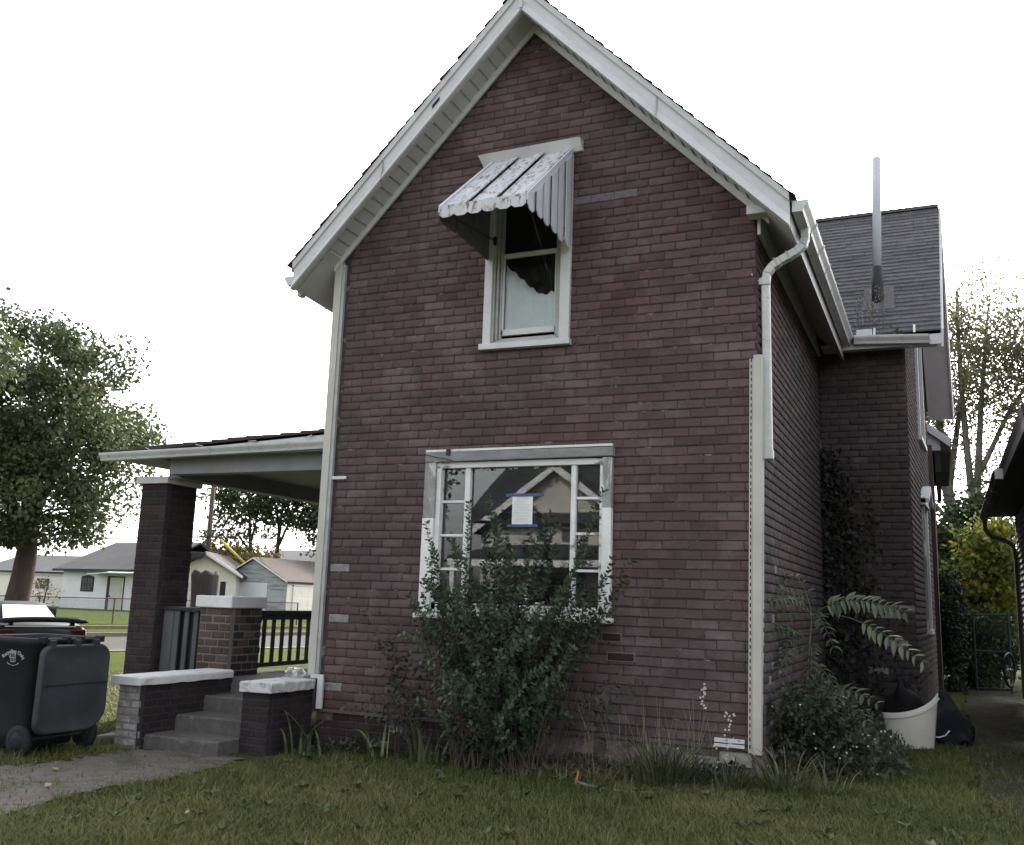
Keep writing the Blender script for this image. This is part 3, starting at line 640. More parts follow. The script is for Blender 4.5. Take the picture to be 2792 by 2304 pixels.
# rear ell with a low gabled roof
b = MB(); b.box(-2.6, -.09, WY1 + .1, 26, 0, 4.72); b.build('rear_wall', MT['brick_side'], H)
er = lambda x: 6.2 - .79 * (x + 1.35) if x > -1.35 else 6.2 + .79 * (x + 1.35)
b = MB()
for xb in (.26, -2.9):
    A = [(-1.35, 20.3, er(-1.35)), (xb, 20.3, er(xb)), (xb, 20.3, er(xb) - .1), (-1.35, 20.3, er(-1.35) - .1)]; b.prism(A, [(x, 26.3, z) for x, _, z in A])
b.build('roof', MT['roofdark'], H)
b = MB(); A = [(.06, 20.42, 4.72), (.06, 20.42, er(.06) - .1), (-1.35, 20.42, 6.1), (-2.7, 20.42, 5.0), (-2.7, 20.42, 4.72)]; b.prism(A, [(x, 20.5, z) for x, _, z in A]); b.build('rear_gable_board', MT['white'], H)
b = MB(); A = [(.24, 20.28, er(.24) - .18), (-1.35, 20.28, 6.02), (-1.35, 20.28, 6.19), (.24, 20.28, er(.24) - .01)]; b.prism(A, [(x, 20.32, z) for x, _, z in A]); b.build('rake_board', MT['white'], H)
b = MB(); b.box(-.09, .23, 20.5, 26, 4.68, 4.73); b.box(-.05, .05, 20.5, 26, 4.3, 4.68); b.build('rear_soffit_and_shade', MT['blackwood'], H)  # soffit and block below in black, carrying the shadow under the eave
# vent pipe on the wing roof
b = MB(); b.tube([(-.722, 15.0, 6.1), (-.72, 15.0, 6.42), (-.715, 15.0, 6.74)], [.09, .083, .08], 16); vp = b.build('flue_boot', MT['tar'], H, True)
MB().tube([(-.715, 15.0, 6.70), (-.69, 15.0, 7.6), (-.665, 15.0, 8.52)], .063, 18).build('flue_pipe', MT['pvc'], H, True)
b = MB(); b.prism([(-.95, 14.78, wr_(14.78) + .03), (-.48, 14.78, wr_(14.78) + .03), (-.5, 15.25, wr_(15.25) + .03), (-.92, 15.25, wr_(15.25) + .03)], [(-.95, 14.78, wr_(14.78) + .045), (-.48, 14.78, wr_(14.78) + .045), (-.5, 15.25, wr_(15.25) + .045), (-.92, 15.25, wr_(15.25) + .045)]); b.build('flue_flashing', MT['roof'], H)

# ------------------------------------------------------------------ upstairs window
x0, x1, z0, z1 = UW
WU = box(-4.49, -3.80, 9.585, 9.59, 5.46, 6.5).build('window', MT['glass_up'], H)
box(-4.455, -3.83, 9.565, 9.57, 4.56, 5.42).build('pane', MT['glass_up'], WU)
box(x0, -4.558, 9.44, 9.53, 4.38, 6.56).build('frame', MT['white'], WU, bevel=.004)
box(-3.727, x1, 9.44, 9.53, 4.37, 6.56).build('frame', MT['white'], WU, bevel=.004)
b = MB(); b.prism([(-4.69, 9.415, 4.315), (-3.595, 9.415, 4.305), (-3.595, 9.53, 4.305), (-4.69, 9.53, 4.315)], [(-4.69, 9.415, 4.385), (-3.595, 9.415, 4.37), (-3.595, 9.53, 4.37), (-4.69, 9.53, 4.385)]); b.build('sill', MT['white'], WU, bevel=.006)
b = MB(); b.prism([(-4.765, 9.36, 6.66), (-3.505, 9.36, 6.675), (-3.495, 9.45, 6.55), (-4.73, 9.45, 6.54)], [(-4.765, 9.5, 6.68), (-3.505, 9.5, 6.695), (-3.495, 9.5, 6.55), (-4.73, 9.5, 6.54)]); b.build('header', MT['white'], WU)
b = MB()
for k, (d, yy) in enumerate(((0, 9.47), (.03, 9.50), (.06, 9.535))):
    w_ = .022
    b.box(-4.556 + d, -4.556 + d + w_, yy, yy + .05, 4.40 + d * .8, 6.56); b.box(-3.73 - d - w_, -3.73 - d, yy, yy + .05, 4.40 + d * .8, 6.56)
    b.box(-4.556 + d, -3.73 - d, yy, yy + .05, 4.385 + d * .8, 4.385 + d * .8 + w_)
b.build('storm_frame', MT['alu'], WU)
b = MB(); b.box(-4.49, -3.795, 9.55, 9.58, 5.415, 5.47); b.box(-4.495, -4.452, 9.55, 9.58, 4.5, 5.42); b.box(-3.832, -3.795, 9.55, 9.58, 4.5, 5.42); b.box(-4.495, -3.795, 9.55, 9.58, 4.495, 4.565); b.build('sash', MT['white'], WU, bevel=.004)
b = MB()                                                            # pale sheet added behind the pane for the cloudy reflection, scalloped slanting head
n = 60; top = lambda x: np.interp(x, [-4.45, -4.27, -4.13, -4.0, -3.83], [5.36, 5.20, 5.06, 4.97, 5.0])
for k in range(n):
    xa, xb = -4.455 + .63 * k / n, -4.455 + .63 * (k + 1) / n; f = lambda x: float(top(x)) - .03 * abs(math.sin((x + 4.45) * 28)); y = lambda x: 9.60 + .004 * math.sin(x * 60)
    b.add([(xa, y(xa), 4.5), (xb, y(xb), 4.5), (xb, y(xb), f(xb)), (xa, y(xa), f(xa))], [(0, 1, 2, 3)])
b.build('reflection_sheet', MT['reflection_sheet'], WU, True)
# dark rooms behind both windows
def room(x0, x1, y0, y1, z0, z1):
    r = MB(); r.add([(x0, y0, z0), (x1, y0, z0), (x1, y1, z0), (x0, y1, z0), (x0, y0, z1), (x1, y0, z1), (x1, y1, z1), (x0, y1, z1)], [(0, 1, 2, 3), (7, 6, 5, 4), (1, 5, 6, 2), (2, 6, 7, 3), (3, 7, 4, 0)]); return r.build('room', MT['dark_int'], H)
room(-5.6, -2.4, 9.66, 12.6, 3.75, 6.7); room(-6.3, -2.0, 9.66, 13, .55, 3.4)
# ------------------------------------------------------------------ picture window
WL_ = box(-4.765, -3.56, 9.55, 9.556, 1.52, 2.98).build('window', MT['glass'], H)
b = MB(); b.prism([(-5.305, 9.42, 3.05), (-3.08, 9.42, 3.06), (-3.08, 9.50, 3.06), (-5.305, 9.50, 3.05)], [(-5.305, 9.42, 3.165), (-3.08, 9.42, 3.155), (-3.08, 9.50, 3.155), (-5.305, 9.50, 3.165)]); b.build('header', MT['bare'], WL_, bevel=.006)
box(-5.30, -3.09, 9.425, 9.46, 3.166, 3.19).build('header_lip', MT['peel'], WL_)
for (xa, xb) in ((-5.31, -5.17), (-3.195, -3.095)):
    box(xa, xb, 9.435, 9.53, 2.42 if xa < -4 else 2.52, 3.05).build('frame', MT['barev'], WL_, bevel=.004)
    box(xa, xb, 9.43, 9.53, 1.39, 2.42 if xa < -4 else 2.52).build('frame', MT['paintv'], WL_, bevel=.004)
b = MB(); b.box(-5.17, -5.115, 9.47, 9.56, 1.42, 3.05); b.box(-3.235, -3.195, 9.47, 9.56, 1.42, 3.05); b.box(-5.17, -3.195, 9.48, 9.56, 2.985, 3.05); b.box(-5.17, -3.195, 9.47, 9.56, 1.40, 1.50); b.build('frame', MT['peel'], WL_, bevel=.004)
for (xa, xb) in ((-4.826, -4.762), (-3.566, -3.51)): box(xa, xb, 9.50, 9.565, 1.5, 2.985).build('mullion', MT['peel'], WL_, bevel=.005)
for (xa, xb, zs) in ((-5.115, -4.826, (2.61, 2.235, 1.865)), (-3.51, -3.235, (2.63, 2.255, 1.872))):
    zz = [1.5] + list(zs[::-1]) + [2.985]
    for z in zs: box(xa, xb, 9.515, 9.56, z - .014, z + .014).build('muntin', MT['peel'], WL_, bevel=.004)
    for i in range(4): box(xa + .002, xb - .002, 9.545, 9.549, zz[i] + .01, zz[i + 1] - .01).build('pane', MT['glass'], WL_)
b = MB(); b.prism([(-5.34, 9.37, 1.325), (-3.07, 9.37, 1.345), (-3.07, 9.52, 1.36), (-5.34, 9.52, 1.34)], [(-5.34, 9.37, 1.375), (-3.07, 9.37, 1.385), (-3.07, 9.52, 1.405), (-5.34, 9.52, 1.39)]); b.build('sill', MT['peel'], WL_, bevel=.008)
for k in range(22):                                                 # flakes of putty and paint along the glazing
    x = random.uniform(-4.75, -3.58); MB().obox((x, 9.546, random.choice((2.975, 1.53)) + random.uniform(-.012, .008)), (random.uniform(.008, .03), 0, random.uniform(-.004, .004)), (0, .002, 0), (0, 0, random.uniform(.003, .012))).build('putty_flake', MT['peel'], WL_)
box(-5.03, -4.985, 9.40, 9.43, 3.12, 3.19).build('rusty_bracket', MT['groove'], WL_)
b = MB(); b.tube([(-5.31, 9.41, 3.14), (-5.15, 9.40, 3.10), (-4.95, 9.41, 3.06)], .004, 5); b.build('loose_wire', MT['black'], WL_)

# ------------------------------------------------------------------ taped notice
NT = thing('paper_notice', 'white printed paper notice taped with blue tape to the picture window glass', 'notice', (-4.138, 9.54, 2.51))
pap = M('sun_faded_paper', (.70, .71, .72), (.63, .64, .65), 8, .8, bmp=0)
b = MB()
for i in range(4):
    za, zb = 2.344 + .0825 * i, 2.344 + .0825 * (i + 1); y = [9.543, 9.541, 9.542, 9.541, 9.543]
    b.add([(-4.258, y[i], za), (-4.019, y[i], za), (-4.018, y[i + 1], zb), (-4.259, y[i + 1], zb)], [(0, 1, 2, 3)])
b.build('sheet', pap, NT, True)
blue = M('blue_masking_tape', (.05, .09, .20), (.04, .075, .16), 10, .7, bmp=0)
for (xa, xb, za, zb) in ((-4.335, -3.9, 2.66, 2.692), (-4.315, -3.955, 2.33, 2.358)):
    box(xa, xb, 9.5365, 9.5395, za, zb).build('tape', blue, NT)
ink = M('faded_print', (.24, .24, .27), (.3, .28, .28), 30, .9, bmp=0); ink2 = M('red_stamp_print', (.45, .22, .18), None, 5, .9, bmp=0)
b = MB()
for r in range(17):
    z = 2.655 - r * .0165; x = -4.24 + (.03 if r < 3 else 0)
    while x < -4.04 - (.03 if r < 3 else random.uniform(0, .05)):
        w_ = random.uniform(.008, .03); b.box(x, min(x + w_, -4.036), 9.5375, 9.538, z - .003, z); x += w_ + .006
b.build('print_line', ink, NT, kind='stuff')
b = MB()
for k in range(6): x = -4.24 + k * .033; b.box(x, x + random.uniform(.01, .022), 9.5375, 9.538, 2.352, 2.36 + random.uniform(0, .008))
b.build('stamp_mark', ink2, NT)
# ------------------------------------------------------------------ awning
AW = thing('window_awning', 'small rust-streaked white metal awning with scalloped edge over the upstairs window', 'awning', (-4.1, 9.3, 5.9))
xa, xb = -4.595, -3.625; T0, T1 = (9.44, 6.57), (8.22, 5.52)
pz_ = lambda f, d: (T0[0] + (T1[0] - T0[0]) * f, T0[1] + (T1[1] - T0[1]) * f + d)
W3 = (xb - xa) / 3
for k in range(3):
    s0, s1 = xa + W3 * k, xa + W3 * (k + 1); b = MB()
    for (p, q, d) in ((s0 + .004, s0 + .16, .0), (s0 + .16, s0 + .185, .0), (s0 + .185, s1 - .02, .028), (s1 - .02, s1 - .002, .045)):
        A = [pz_(0, d), pz_(1, d), pz_(1, d - .014), pz_(0, d - .014)]; b.prism([(p, y, z) for y, z in A], [(q, y, z) for y, z in A])
    b.build('roof_panel', MT['awn'], AW)
    b = MB(); n = 8; H0 = T1[1] + .02
    for i in range(n):
        pa, pb = s0 + W3 * i / n + (0), s0 + W3 * (i + 1) / n; g = lambda i: .135 - (.028 if i % 4 == 0 else .0)
        b.prism([(pa, T1[0] - .012, H0), (pb, T1[0] - .012, H0), (pb, T1[0] - .012, H0 - g(i + 1)), (pa, T1[0] - .012, H0 - g(i))], [(pa, T1[0], H0), (pb, T1[0], H0), (pb, T1[0], H0 - g(i + 1)), (pa, T1[0], H0 - g(i))])
    b.build('valance', MT['awn'], AW)
for xs_ in (xb, xa):
    so = 1 if xs_ == xb else -1
    b = MB(); A = [pz_(0, .03), pz_(1, .03), pz_(1, -.05), pz_(0, -.05)]; b.prism([(xs_ - .005 * so, y, z) for y, z in A], [(xs_ + .022 * so, y, z) for y, z in A]); b.build('side_rail', MT['awn_side'], AW)
    ns = 6
    for k in range(ns):
        f0, f1 = (1 - (k + .04) / ns, 1 - (k + .80) / ns) if so > 0 else (1 - (k - .06) / ns, 1 - (k + 1.06) / ns); ya, yb = pz_(f0, 0)[0], pz_(f1, 0)[0]; zb_ = 5.385 + .012 * math.sin(k); off = .018 if k % 2 else .008
        P = [(ya, zb_ + .05), (ya + .05, zb_), (yb - .03, zb_), (yb, zb_ + .035), (yb, pz_(f1, -.045)[1]), (ya, pz_(f0, -.045)[1])]
        b = MB(); b.prism([(xs_ + so * off, y, z) for y, z in P], [(xs_ + so * (off + .012), y, z) for y, z in P])
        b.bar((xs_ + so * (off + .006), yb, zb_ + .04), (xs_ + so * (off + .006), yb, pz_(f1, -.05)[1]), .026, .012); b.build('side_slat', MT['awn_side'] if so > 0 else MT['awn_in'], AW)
for x in (xa + .06, xb - .06):
    b = MB(); b.bar((x, 8.33, 5.47), (x, 9.43, 5.60), .022, .006); b.box(x - .02, x + .02, 9.425, 9.44, 5.55, 5.65); b.build('support_arm', MT['tar'], AW)
# ================================================================== porch beside the house
PO = thing('side_porch', 'low hipped porch roof with white gutter sheltering a grey deck beside the house', 'porch', (-8.5, 12, 0))
b = MB(); nb = 12
for k in range(nb):
    xa = -8.44 + k * .15; box(xa, min(xa + .146, XL), 9.78, 19, .44, .5).build('deck_board', MT['deck'], PO)
box(-8.44, XL, 9.74, 9.78, .2, .498).build('deck_edge', MT['conc'], PO); box(-8.44, -8.40, 9.78, 19, .2, .44).build('deck_edge', MT['blackwood'], PO)
zr = lambda x: 3.31 + .047 * (x + 10)
# beams and ceiling
b = MB(); b.box(-9.45, XL - .02, 9.82, 10.0, 3.06, 3.27); b.build('beam', MT['porchceil'], PO, bevel=.006)
b = MB(); b.box(-9.62, -9.40, 10.0, 19, 3.03, 3.27); b.build('beam', MT['porchceil'], PO, bevel=.006)
for k in range(14): y = 10.02 + k * .18; box(-9.4, XL - .02, y, y + .172, 3.245, 3.26).build('ceiling_board', MT['porchceil'], PO)
box(-9.4, XL - .02, 12.54, 19, 3.245, 3.26).build('ceiling', MT['porchceil'], PO)
for k in range(4): box(-10.3, XL - .02, 9.66 + .04 * k, 9.695 + .04 * k, 3.268, 3.282).build('soffit_board', MT['porchceil'], PO)
box(-10.3, -9.62, 9.82, 19, 3.268, 3.28).build('soffit_board', MT['porchceil'], PO)
b = MB(); b.prism([(-10.36, 9.60, 3.28), (XL - .02, 9.60, 3.30), (XL - .02, 9.66, 3.30), (-10.36, 9.66, 3.28)], [(-10.36, 9.60, 3.345), (XL - .02, 9.60, zr(XL) + .03), (XL - .02, 9.66, zr(XL) + .03), (-10.36, 9.66, 3.345)]); b.build('fascia_board', MT['white'], PO)
b = MB(); b.box(-10.36, -10.34, 9.66, 19, 3.27, 3.34); b.box(-10.34, XL, 9.64, 9.66, 3.27, 3.35); b.build('fascia_board', MT['white'], PO)
gutter('gutter', (-10.44, 9.64, 3.335), (XL - .02, 9.64, 3.385), (0, -1, 0), MT['gutter'], .13, .10, PO, 5)
for x in (-9.6, -8.75, -7.9, -7.05): z = 3.36 + (x + 10) * .012; MB().bar((x + .06, 9.58, zr(x) + .01), (x - .02, 9.53, z + .02), .03, .008).build('gutter_strap', MT['gutter'], PO)
# roof: front hip rising towards the house, with shingle butts on the rim
b = MB()
b.prism([(-10.40, 9.6, zr(-10.4)), (XL, 9.6, zr(XL)), (XL, 12.2, 3.9), (-8.9, 12.2, 3.72)], [(-10.40, 9.6, zr(-10.4) + .05), (XL, 9.6, zr(XL) + .03), (XL, 12.2, 3.93), (-8.9, 12.2, 3.75)])
b.prism([(-10.40, 9.6, 3.31), (-8.9, 12.2, 3.72), (-8.9, 19, 3.72), (-10.40, 19, 3.31)], [(-10.40, 9.6, 3.35), (-8.9, 12.2, 3.75), (-8.9, 19, 3.75), (-10.40, 19, 3.35)])
b.build('roof', MT['roofdark'], PO)
x = -10.42
while x < XL - .02:
    w_ = random.uniform(.22, .36); x2 = min(x + w_, XL - .01); d = random.uniform(0, .012)
    sm = MB(); sm.prism([(x, 9.58 - d, zr(x) + .03), (x2 - .004, 9.58 - d, zr(x2) + .03), (x2 - .004, 9.9, zr(x2) + .07), (x, 9.9, zr(x) + .07)], [(x, 9.58 - d, zr(x) + .075 + d), (x2 - .004, 9.58 - d, zr(x2) + .06 + d), (x2 - .004, 9.9, zr(x2) + .11), (x, 9.9, zr(x) + .11)])
    sm.build('shingle', MT['roofdark'], PO); x = x2
# ------------------------------------------------------------------ piers
BP = thing('brick_pier', 'tall dark brick pier with white cap holding up the porch corner', 'pier', (-9.86, 10.3, -.2))
brick_pier(BP, -10.11, -9.64, 10.02, 10.6, -.25, 2.965, .235, .1, ([MT['pier_brick']], [MT['pier_brick']]), MT['mortar_dark'], .013, .05)
b = MB(); b.box(-10.17, -9.60, 9.97, 10.66, 2.965, 3.06); b.build('cap', MT['cap'], BP, bevel=.008)
SP = thing('brick_pier', 'short worn red brick pier under a thick white slab at the porch steps', 'pier', (-8.4, 10.05, -.1))
brick_pier(SP, -8.66, -8.16, 9.77, 10.38, -.2, 1.335, .21, .094, ([MT['red_brick']], [MT['red_brick'], MT['dark_brick'], MT['dark_brick'], MT['pier_brick']]), MT['mortar_pale'], .018, .05, rag=.012)
b = MB(); b.box(-8.705, -8.125, 9.72, 10.42, 1.335, 1.482); b.build('cap', MT['cap'], SP, bevel=.014)
# ------------------------------------------------------------------ stair cheek walls
CL = thing('stair_cheek_wall', 'longer low brick stair wall with whitewashed end and white coping, beside the recycling cart', 'wall', (-8.2, 9.0, -.15))
brick_pier(CL, -8.35, -8.04, 8.25, 9.76, -.22, .50, .2, .08, ([MT['wash_brick']], [MT['dark_brick']]), MT['mortar_dark'], .012, .06)
box(-8.345, -8.045, 8.2525, 8.2565, -.22, .5).build('mortar', MT['cap_wash'], CL)
def coping(par, x0, x1, y0, y1, z0, z1, mat):
    b = MB(); n = 14; T = []; Bt = []
    for k in range(n + 1):
        y = y0 + (y1 - y0) * k / n; j = lambda: random.uniform(-.006, .006)
        T.append([(x0 + j(), y, z0 + j()), (x1 + j(), y, z0 + j()), (x1 + j(), y, z1 - .018), (x1 - .018, y, z1 + j() * .4), (x0 + .018, y, z1 + j() * .4), (x0 + j(), y, z1 - .018)])
    vs = [v for r in T for v in r]; fs = [(i * 6 + k, i * 6 + (k + 1) % 6, (i + 1) * 6 + (k + 1) % 6, (i + 1) * 6 + k) for i in range(n) for k in range(6)] + [tuple(range(6))[::-1], tuple(range(n * 6, n * 6 + 6))]
    b.add(vs, fs); return b.build('coping', mat, par, bevel=.008)
coping(CL, -8.43, -8.0, 8.185, 9.72, .502, .595, MT['cap'])
CR = thing('stair_cheek_wall', 'shorter low brick stair wall with stained white coping, against the house corner', 'wall', (-6.85, 9.1, -.15))
brick_pier(CR, -7.025, -6.66, 8.70, 9.5, -.3, .48, .22, .08, ([MT['dark_brick']], [MT['dark_brick']]), MT['mortar_dark'], .012, .06)
coping(CR, -7.035, -6.6, 8.645, 9.44, .48, .59, M('stained_white_concrete', (.56, .56, .56), (.42, .43, .45), 5, .75, (.15, .15, .16), 9, .5, .68, .4, 70))
# ------------------------------------------------------------------ steps
ST = thing('porch_steps', 'three worn grey concrete steps between two low brick walls', 'steps', (-7.5, 9, -.18))
for (y0, z1) in ((8.37, -.02), (8.83, .15), (9.27, .325)):
    b = MB(); n = 16; rings = []
    for k in range(n + 1):
        x = -8.055 + (8.055 - 7.02) * k / n; j = lambda s=.005: random.uniform(-s, s); e = .014 + (.03 if random.random() < .12 else 0)
        rings.append([(x, y0 + j(), -.4), (x, y0 + j(), z1 - e), (x, y0 + e + j(), z1 + j(.002)), (x, y0 + .46, z1), (x, y0 + .46, -.4)])
    b.add([v for r in rings for v in r], [(i * 5 + k, i * 5 + (k + 1) % 5, (i + 1) * 5 + (k + 1) % 5, (i + 1) * 5 + k) for i in range(n) for k in range(5)] + [tuple(range(5))[::-1], tuple(range(n * 5, n * 5 + 5))])
    b.build('step', MT['conc'], ST)
box(-8.055, -7.02, 9.732, 9.74, -.3, .44).build('riser', MT['conc'], ST)
# ------------------------------------------------------------------ rail and board screen
RL = thing('porch_railing', 'black painted wooden railing with square balusters along the porch deck edge', 'railing', (-8.35, 12, .5))
box(-8.385, -8.315, 10.39, 14.6, 1.245, 1.305).build('top_rail', MT['blackwood'], RL, bevel=.006); box(-8.375, -8.325, 10.39, 14.6, 1.18, 1.245).build('top_rail', MT['blackwood'], RL)
box(-8.38, -8.32, 10.39, 14.6, .565, .625).build('bottom_rail', MT['blackwood'], RL, bevel=.005)
for k in range(21): y = 10.47 + k * .197; box(-8.37, -8.332, y, y + .042, .62, 1.19).build('baluster', MT['blackwood'], RL)
SC = thing('board_screen', 'grey weathered upright boards between the tall and the short pier', 'screen', (-9.1, 10.2, .3))
box(-9.64, -8.66, 10.13, 10.25, 1.27, 1.315).build('top_rail', MT['blackwood'], SC, bevel=.006)
for (x, w_, d) in ((-9.62, .17, 0), (-9.44, .09, .0), (-9.28, .07, .02), (-9.12, .07, .02), (-8.96, .07, .02), (-8.80, .07, .02)):
    box(x, x + w_, 10.16 + d, 10.19 + d, -.05, 1.27).build('board', MT['greywood'], SC, bevel=.003)
box(-9.64, -8.66, 10.24, 10.26, -.1, 1.26).build('back_panel', MT['blackwood'], SC)
# ------------------------------------------------------------------ clear bottle on the coping
clear = bpy.data.materials.new('clear_plastic'); clear.use_nodes = True; t = clear.node_tree; t.nodes.remove(t.nodes['Principled BSDF'])
tr = N(t, 'ShaderNodeBsdfTransparent'); tr.inputs[0].default_value = (.93, .93, .93, 1); gl = N(t, 'ShaderNodeBsdfGlossy'); gl.inputs['Roughness'].default_value = .12
lw = N(t, 'ShaderNodeLayerWeight'); lw.inputs[0].default_value = .45; ms = N(t, 'ShaderNodeMixShader'); t.links.new(lw.outputs['Facing'], ms.inputs[0]); t.links.new(tr.outputs[0], ms.inputs[1]); t.links.new(gl.outputs[0], ms.inputs[2]); t.links.new(ms.outputs[0], t.nodes['Material Output'].inputs[0])
BT = thing('plastic_bottle', 'clear plastic jug lying on the stained white coping by the house corner', 'bottle', (-6.8, 9.32, .6))
MB().lathe([(.02, 0), (.052, .008), (.058, .04), (.058, .10), (.045, .115), (.058, .13), (.058, .19), (.045, .22), (.02, .245), (.018, .26)], (-6.93, 9.33, .652), 16, 'X').build('body', clear, BT, True)
MB().lathe([(.021, 0), (.021, .018)], (-6.67, 9.33, .652), 12, 'X').build('cap', MT['pvc'], BT)
# ------------------------------------------------------------------ stoop block and stones left of the steps
SB = thing('concrete_slabs', 'two broken pale concrete slabs lying behind the whitewashed stair wall', 'slab', (-8.6, 8.9, -.2))
for (c, r, s) in (((-8.66, 8.75, -.13), .2, (.3, .16, .035)), ((-8.62, 8.85, -.03), -.3, (.2, .14, .03))):
    MB().obox(c, (math.cos(r) * s[0], math.sin(r) * s[0], .03), (-math.sin(r) * s[1], math.cos(r) * s[1], 0), (0, 0, s[2])).build('slab', MT['kerb'], SB, bevel=.01)

# ================================================================== recycling cart
cartm = M('black_cart_plastic', (.012, .014, .017), (.018, .02, .024), 4, .7, (.024, .027, .029), 3, .55, .75, .06, 200, spec=.18)
lidm = M('dusty_cart_lid_plastic', (.032, .037, .042), (.024, .028, .032), 3, .6, (.05, .055, .058), 2, .55, .8, .08, 200, spec=.3)
lett = M('white_cart_print', (.36, .37, .38), None, 5, .8, bmp=0)
CT = thing('recycling_cart', 'black wheeled recycling cart with its lid hanging open', 'wheelie bin', (-8.65, 7.45, -.13))
def rrect(x0, x1, y0, y1, r, z, n=4):
    P = []
    for (cx, cy_, a0) in ((x1 - r, y1 - r, 0), (x0 + r, y1 - r, 90), (x0 + r, y0 + r, 180), (x1 - r, y0 + r, 270)):
        for k in range(n + 1): a = math.radians(a0 + 90 * k / n); P.append((cx + r * math.cos(a), cy_ + r * math.sin(a), z))
    return P
def loft(b, rings, cap=(True, True)):
    n = len(rings[0]); vs = [v for r in rings for v in r]; fs = [(i * n + k, i * n + (k + 1) % n, (i + 1) * n + (k + 1) % n, (i + 1) * n + k) for i in range(len(rings) - 1) for k in range(n)]
    if cap[0]: fs.append(tuple(range(n))[::-1])
    if cap[1]: fs.append(tuple(range((len(rings) - 1) * n, len(rings) * n)))
    b.add(vs, fs)
b = MB(); loft(b, [rrect(-8.98, -8.42, 7.12, 7.76, .07, -.06), rrect(-9.0, -8.40, 7.10, 7.78, .08, .1), rrect(-9.10, -8.30, 7.03, 7.85, .09, .94), rrect(-9.13, -8.28, 7.0, 7.87, .09, .96), rrect(-9.13, -8.28, 7.0, 7.87, .09, 1.01), rrect(-9.11, -8.30, 7.02, 7.85, .09, 1.02),
               rrect(-9.08, -8.33, 7.05, 7.82, .08, 1.01), rrect(-8.98, -8.44, 7.14, 7.74, .06, .0)], (True, True))
b.build('body', cartm, CT, True)
b = MB(); b.tube([(-8.23, 7.1, 1.0), (-8.23, 7.82, .995)], .017, 10)
for y in (7.1, 7.38, 7.56, 7.82): b.box(-8.31, -8.21, y - .018, y + .018, .97, 1.03)
b.build('handle', cartm, CT)
# lid hangs from the handle bar on the wheel side
def lidpt(u, v, d): # u along Y, v down, d outwards
    return (-8.17 + .035 * v + d + .05 * math.sin(v * 3.2), 7.03 + u * 1.1 - .06 * v, .955 - v)
P = [];
for (cx, cy_, a0, r) in ((.78 - .12, .12, -90, .12), (.78 - .2, .86 - .2, 0, .2), (.2 * .7, .86 - .14, 90, .14), (.12, .12, 180, .12)):
    for k in range(6): a = math.radians(a0 + 90 * k / 5); P.append((cx + r * math.cos(a), cy_ + r * math.sin(a)))
b = MB(); ctr = (.39, .43); rings = []
for (s, d) in ((1, -.045), (1.0, -.01), (.99, .0), (.955, .012), (.93, .004), (.6, .008), (.2, .012)):
    rings.append([lidpt(ctr[0] + (p[0] - ctr[0]) * s, ctr[1] + (p[1] - ctr[1]) * s, d) for p in P])
loft(b, rings, (False, True)); loft(b, [[lidpt(ctr[0] + (p[0] - ctr[0]) * s, ctr[1] + (p[1] - ctr[1]) * s, d) for p in P] for (s, d) in ((1, -.045), (.95, -.03), (.2, -.03))], (False, True))
lid = b.build('lid', lidm, CT, True)
b = MB()
for k in range(12): u0, u1 = .03 + k * .06, .03 + (k + 1) * .06; b.add([lidpt(u0, .38, .016), lidpt(u1, .38, .016), lidpt(u1, .395, .016), lidpt(u0, .395, .016)], [(0, 1, 2, 3)])
b.build('crease', cartm, lid)
for u in (.12, .40, .62): q = lidpt(u, 0, 0); box(q[0] - .07, q[0] + .01, q[1] - .025, q[1] + .025, .90, 1.0).build('hinge', lidm, lid)
for y in (7.06, 7.86):
    wh = MB().lathe([(.10, -.035), (.15, -.03), (.155, 0), (.15, .03), (.10, .035)], (-8.38, y, .025), 20, 'Y').build('wheel', cartm, CT, True)
    MB().lathe([(.03, -.04), (.09, -.036), (.09, .036), (.03, .04)], (-8.38, y, .025), 14, 'Y').build('rim', cartm, wh, True)
MB().tube([(-8.38, 7.06, .025), (-8.38, 7.86, .025)], .014, 8).build('axle', MT['tar'], CT)
def textmesh(s, size):
    c = bpy.data.curves.new('t', 'FONT'); c.body = s; c.size = size; c.align_x = 'CENTER'; c.extrude = .0; c.offset = .0012
    o = bpy.data.objects.new('t', c); COL.objects.link(o); dg = bpy.context.evaluated_depsgraph_get(); me = bpy.data.meshes.new_from_object(o.evaluated_get(dg)); bpy.data.objects.remove(o); return me
face = lambda u, v: (-8.555 + u, 7.015 + (.94 - (.83 + v)) * .083 - .006, .83 + v)     # cart side facing the lawn: u along x, v up
def arctext(s, size, R, sign, name):
    me = textmesh(s, size); off = wl(CT)
    for v in me.vertices:
        a = v.co.x / R; r = R + v.co.y * (1 if sign > 0 else -1)
        u, h = (r * math.sin(a), r * math.cos(a) - R) if sign > 0 else (r * math.sin(a), R - r * math.cos(a))
        v.co = Vector(face(u, h)) - off
    me.materials.append(lett); o = bpy.data.objects.new(name, me); link(o, CT); return o
o = arctext('Recycling Only', .052, .19, 1, 'lettering'); o.location.z += .035
b = MB()
def fbar(u0, v0, u1, v1, w_):
    p, q = Vector((u0, v0)), Vector((u1, v1)); d = (q - p).normalized(); n = Vector((-d.y, d.x)) * w_ / 2
    b.add([face(*(p + n)), face(*(p - n)), face(*(q - n)), face(*(q + n))], [(0, 1, 2, 3)])
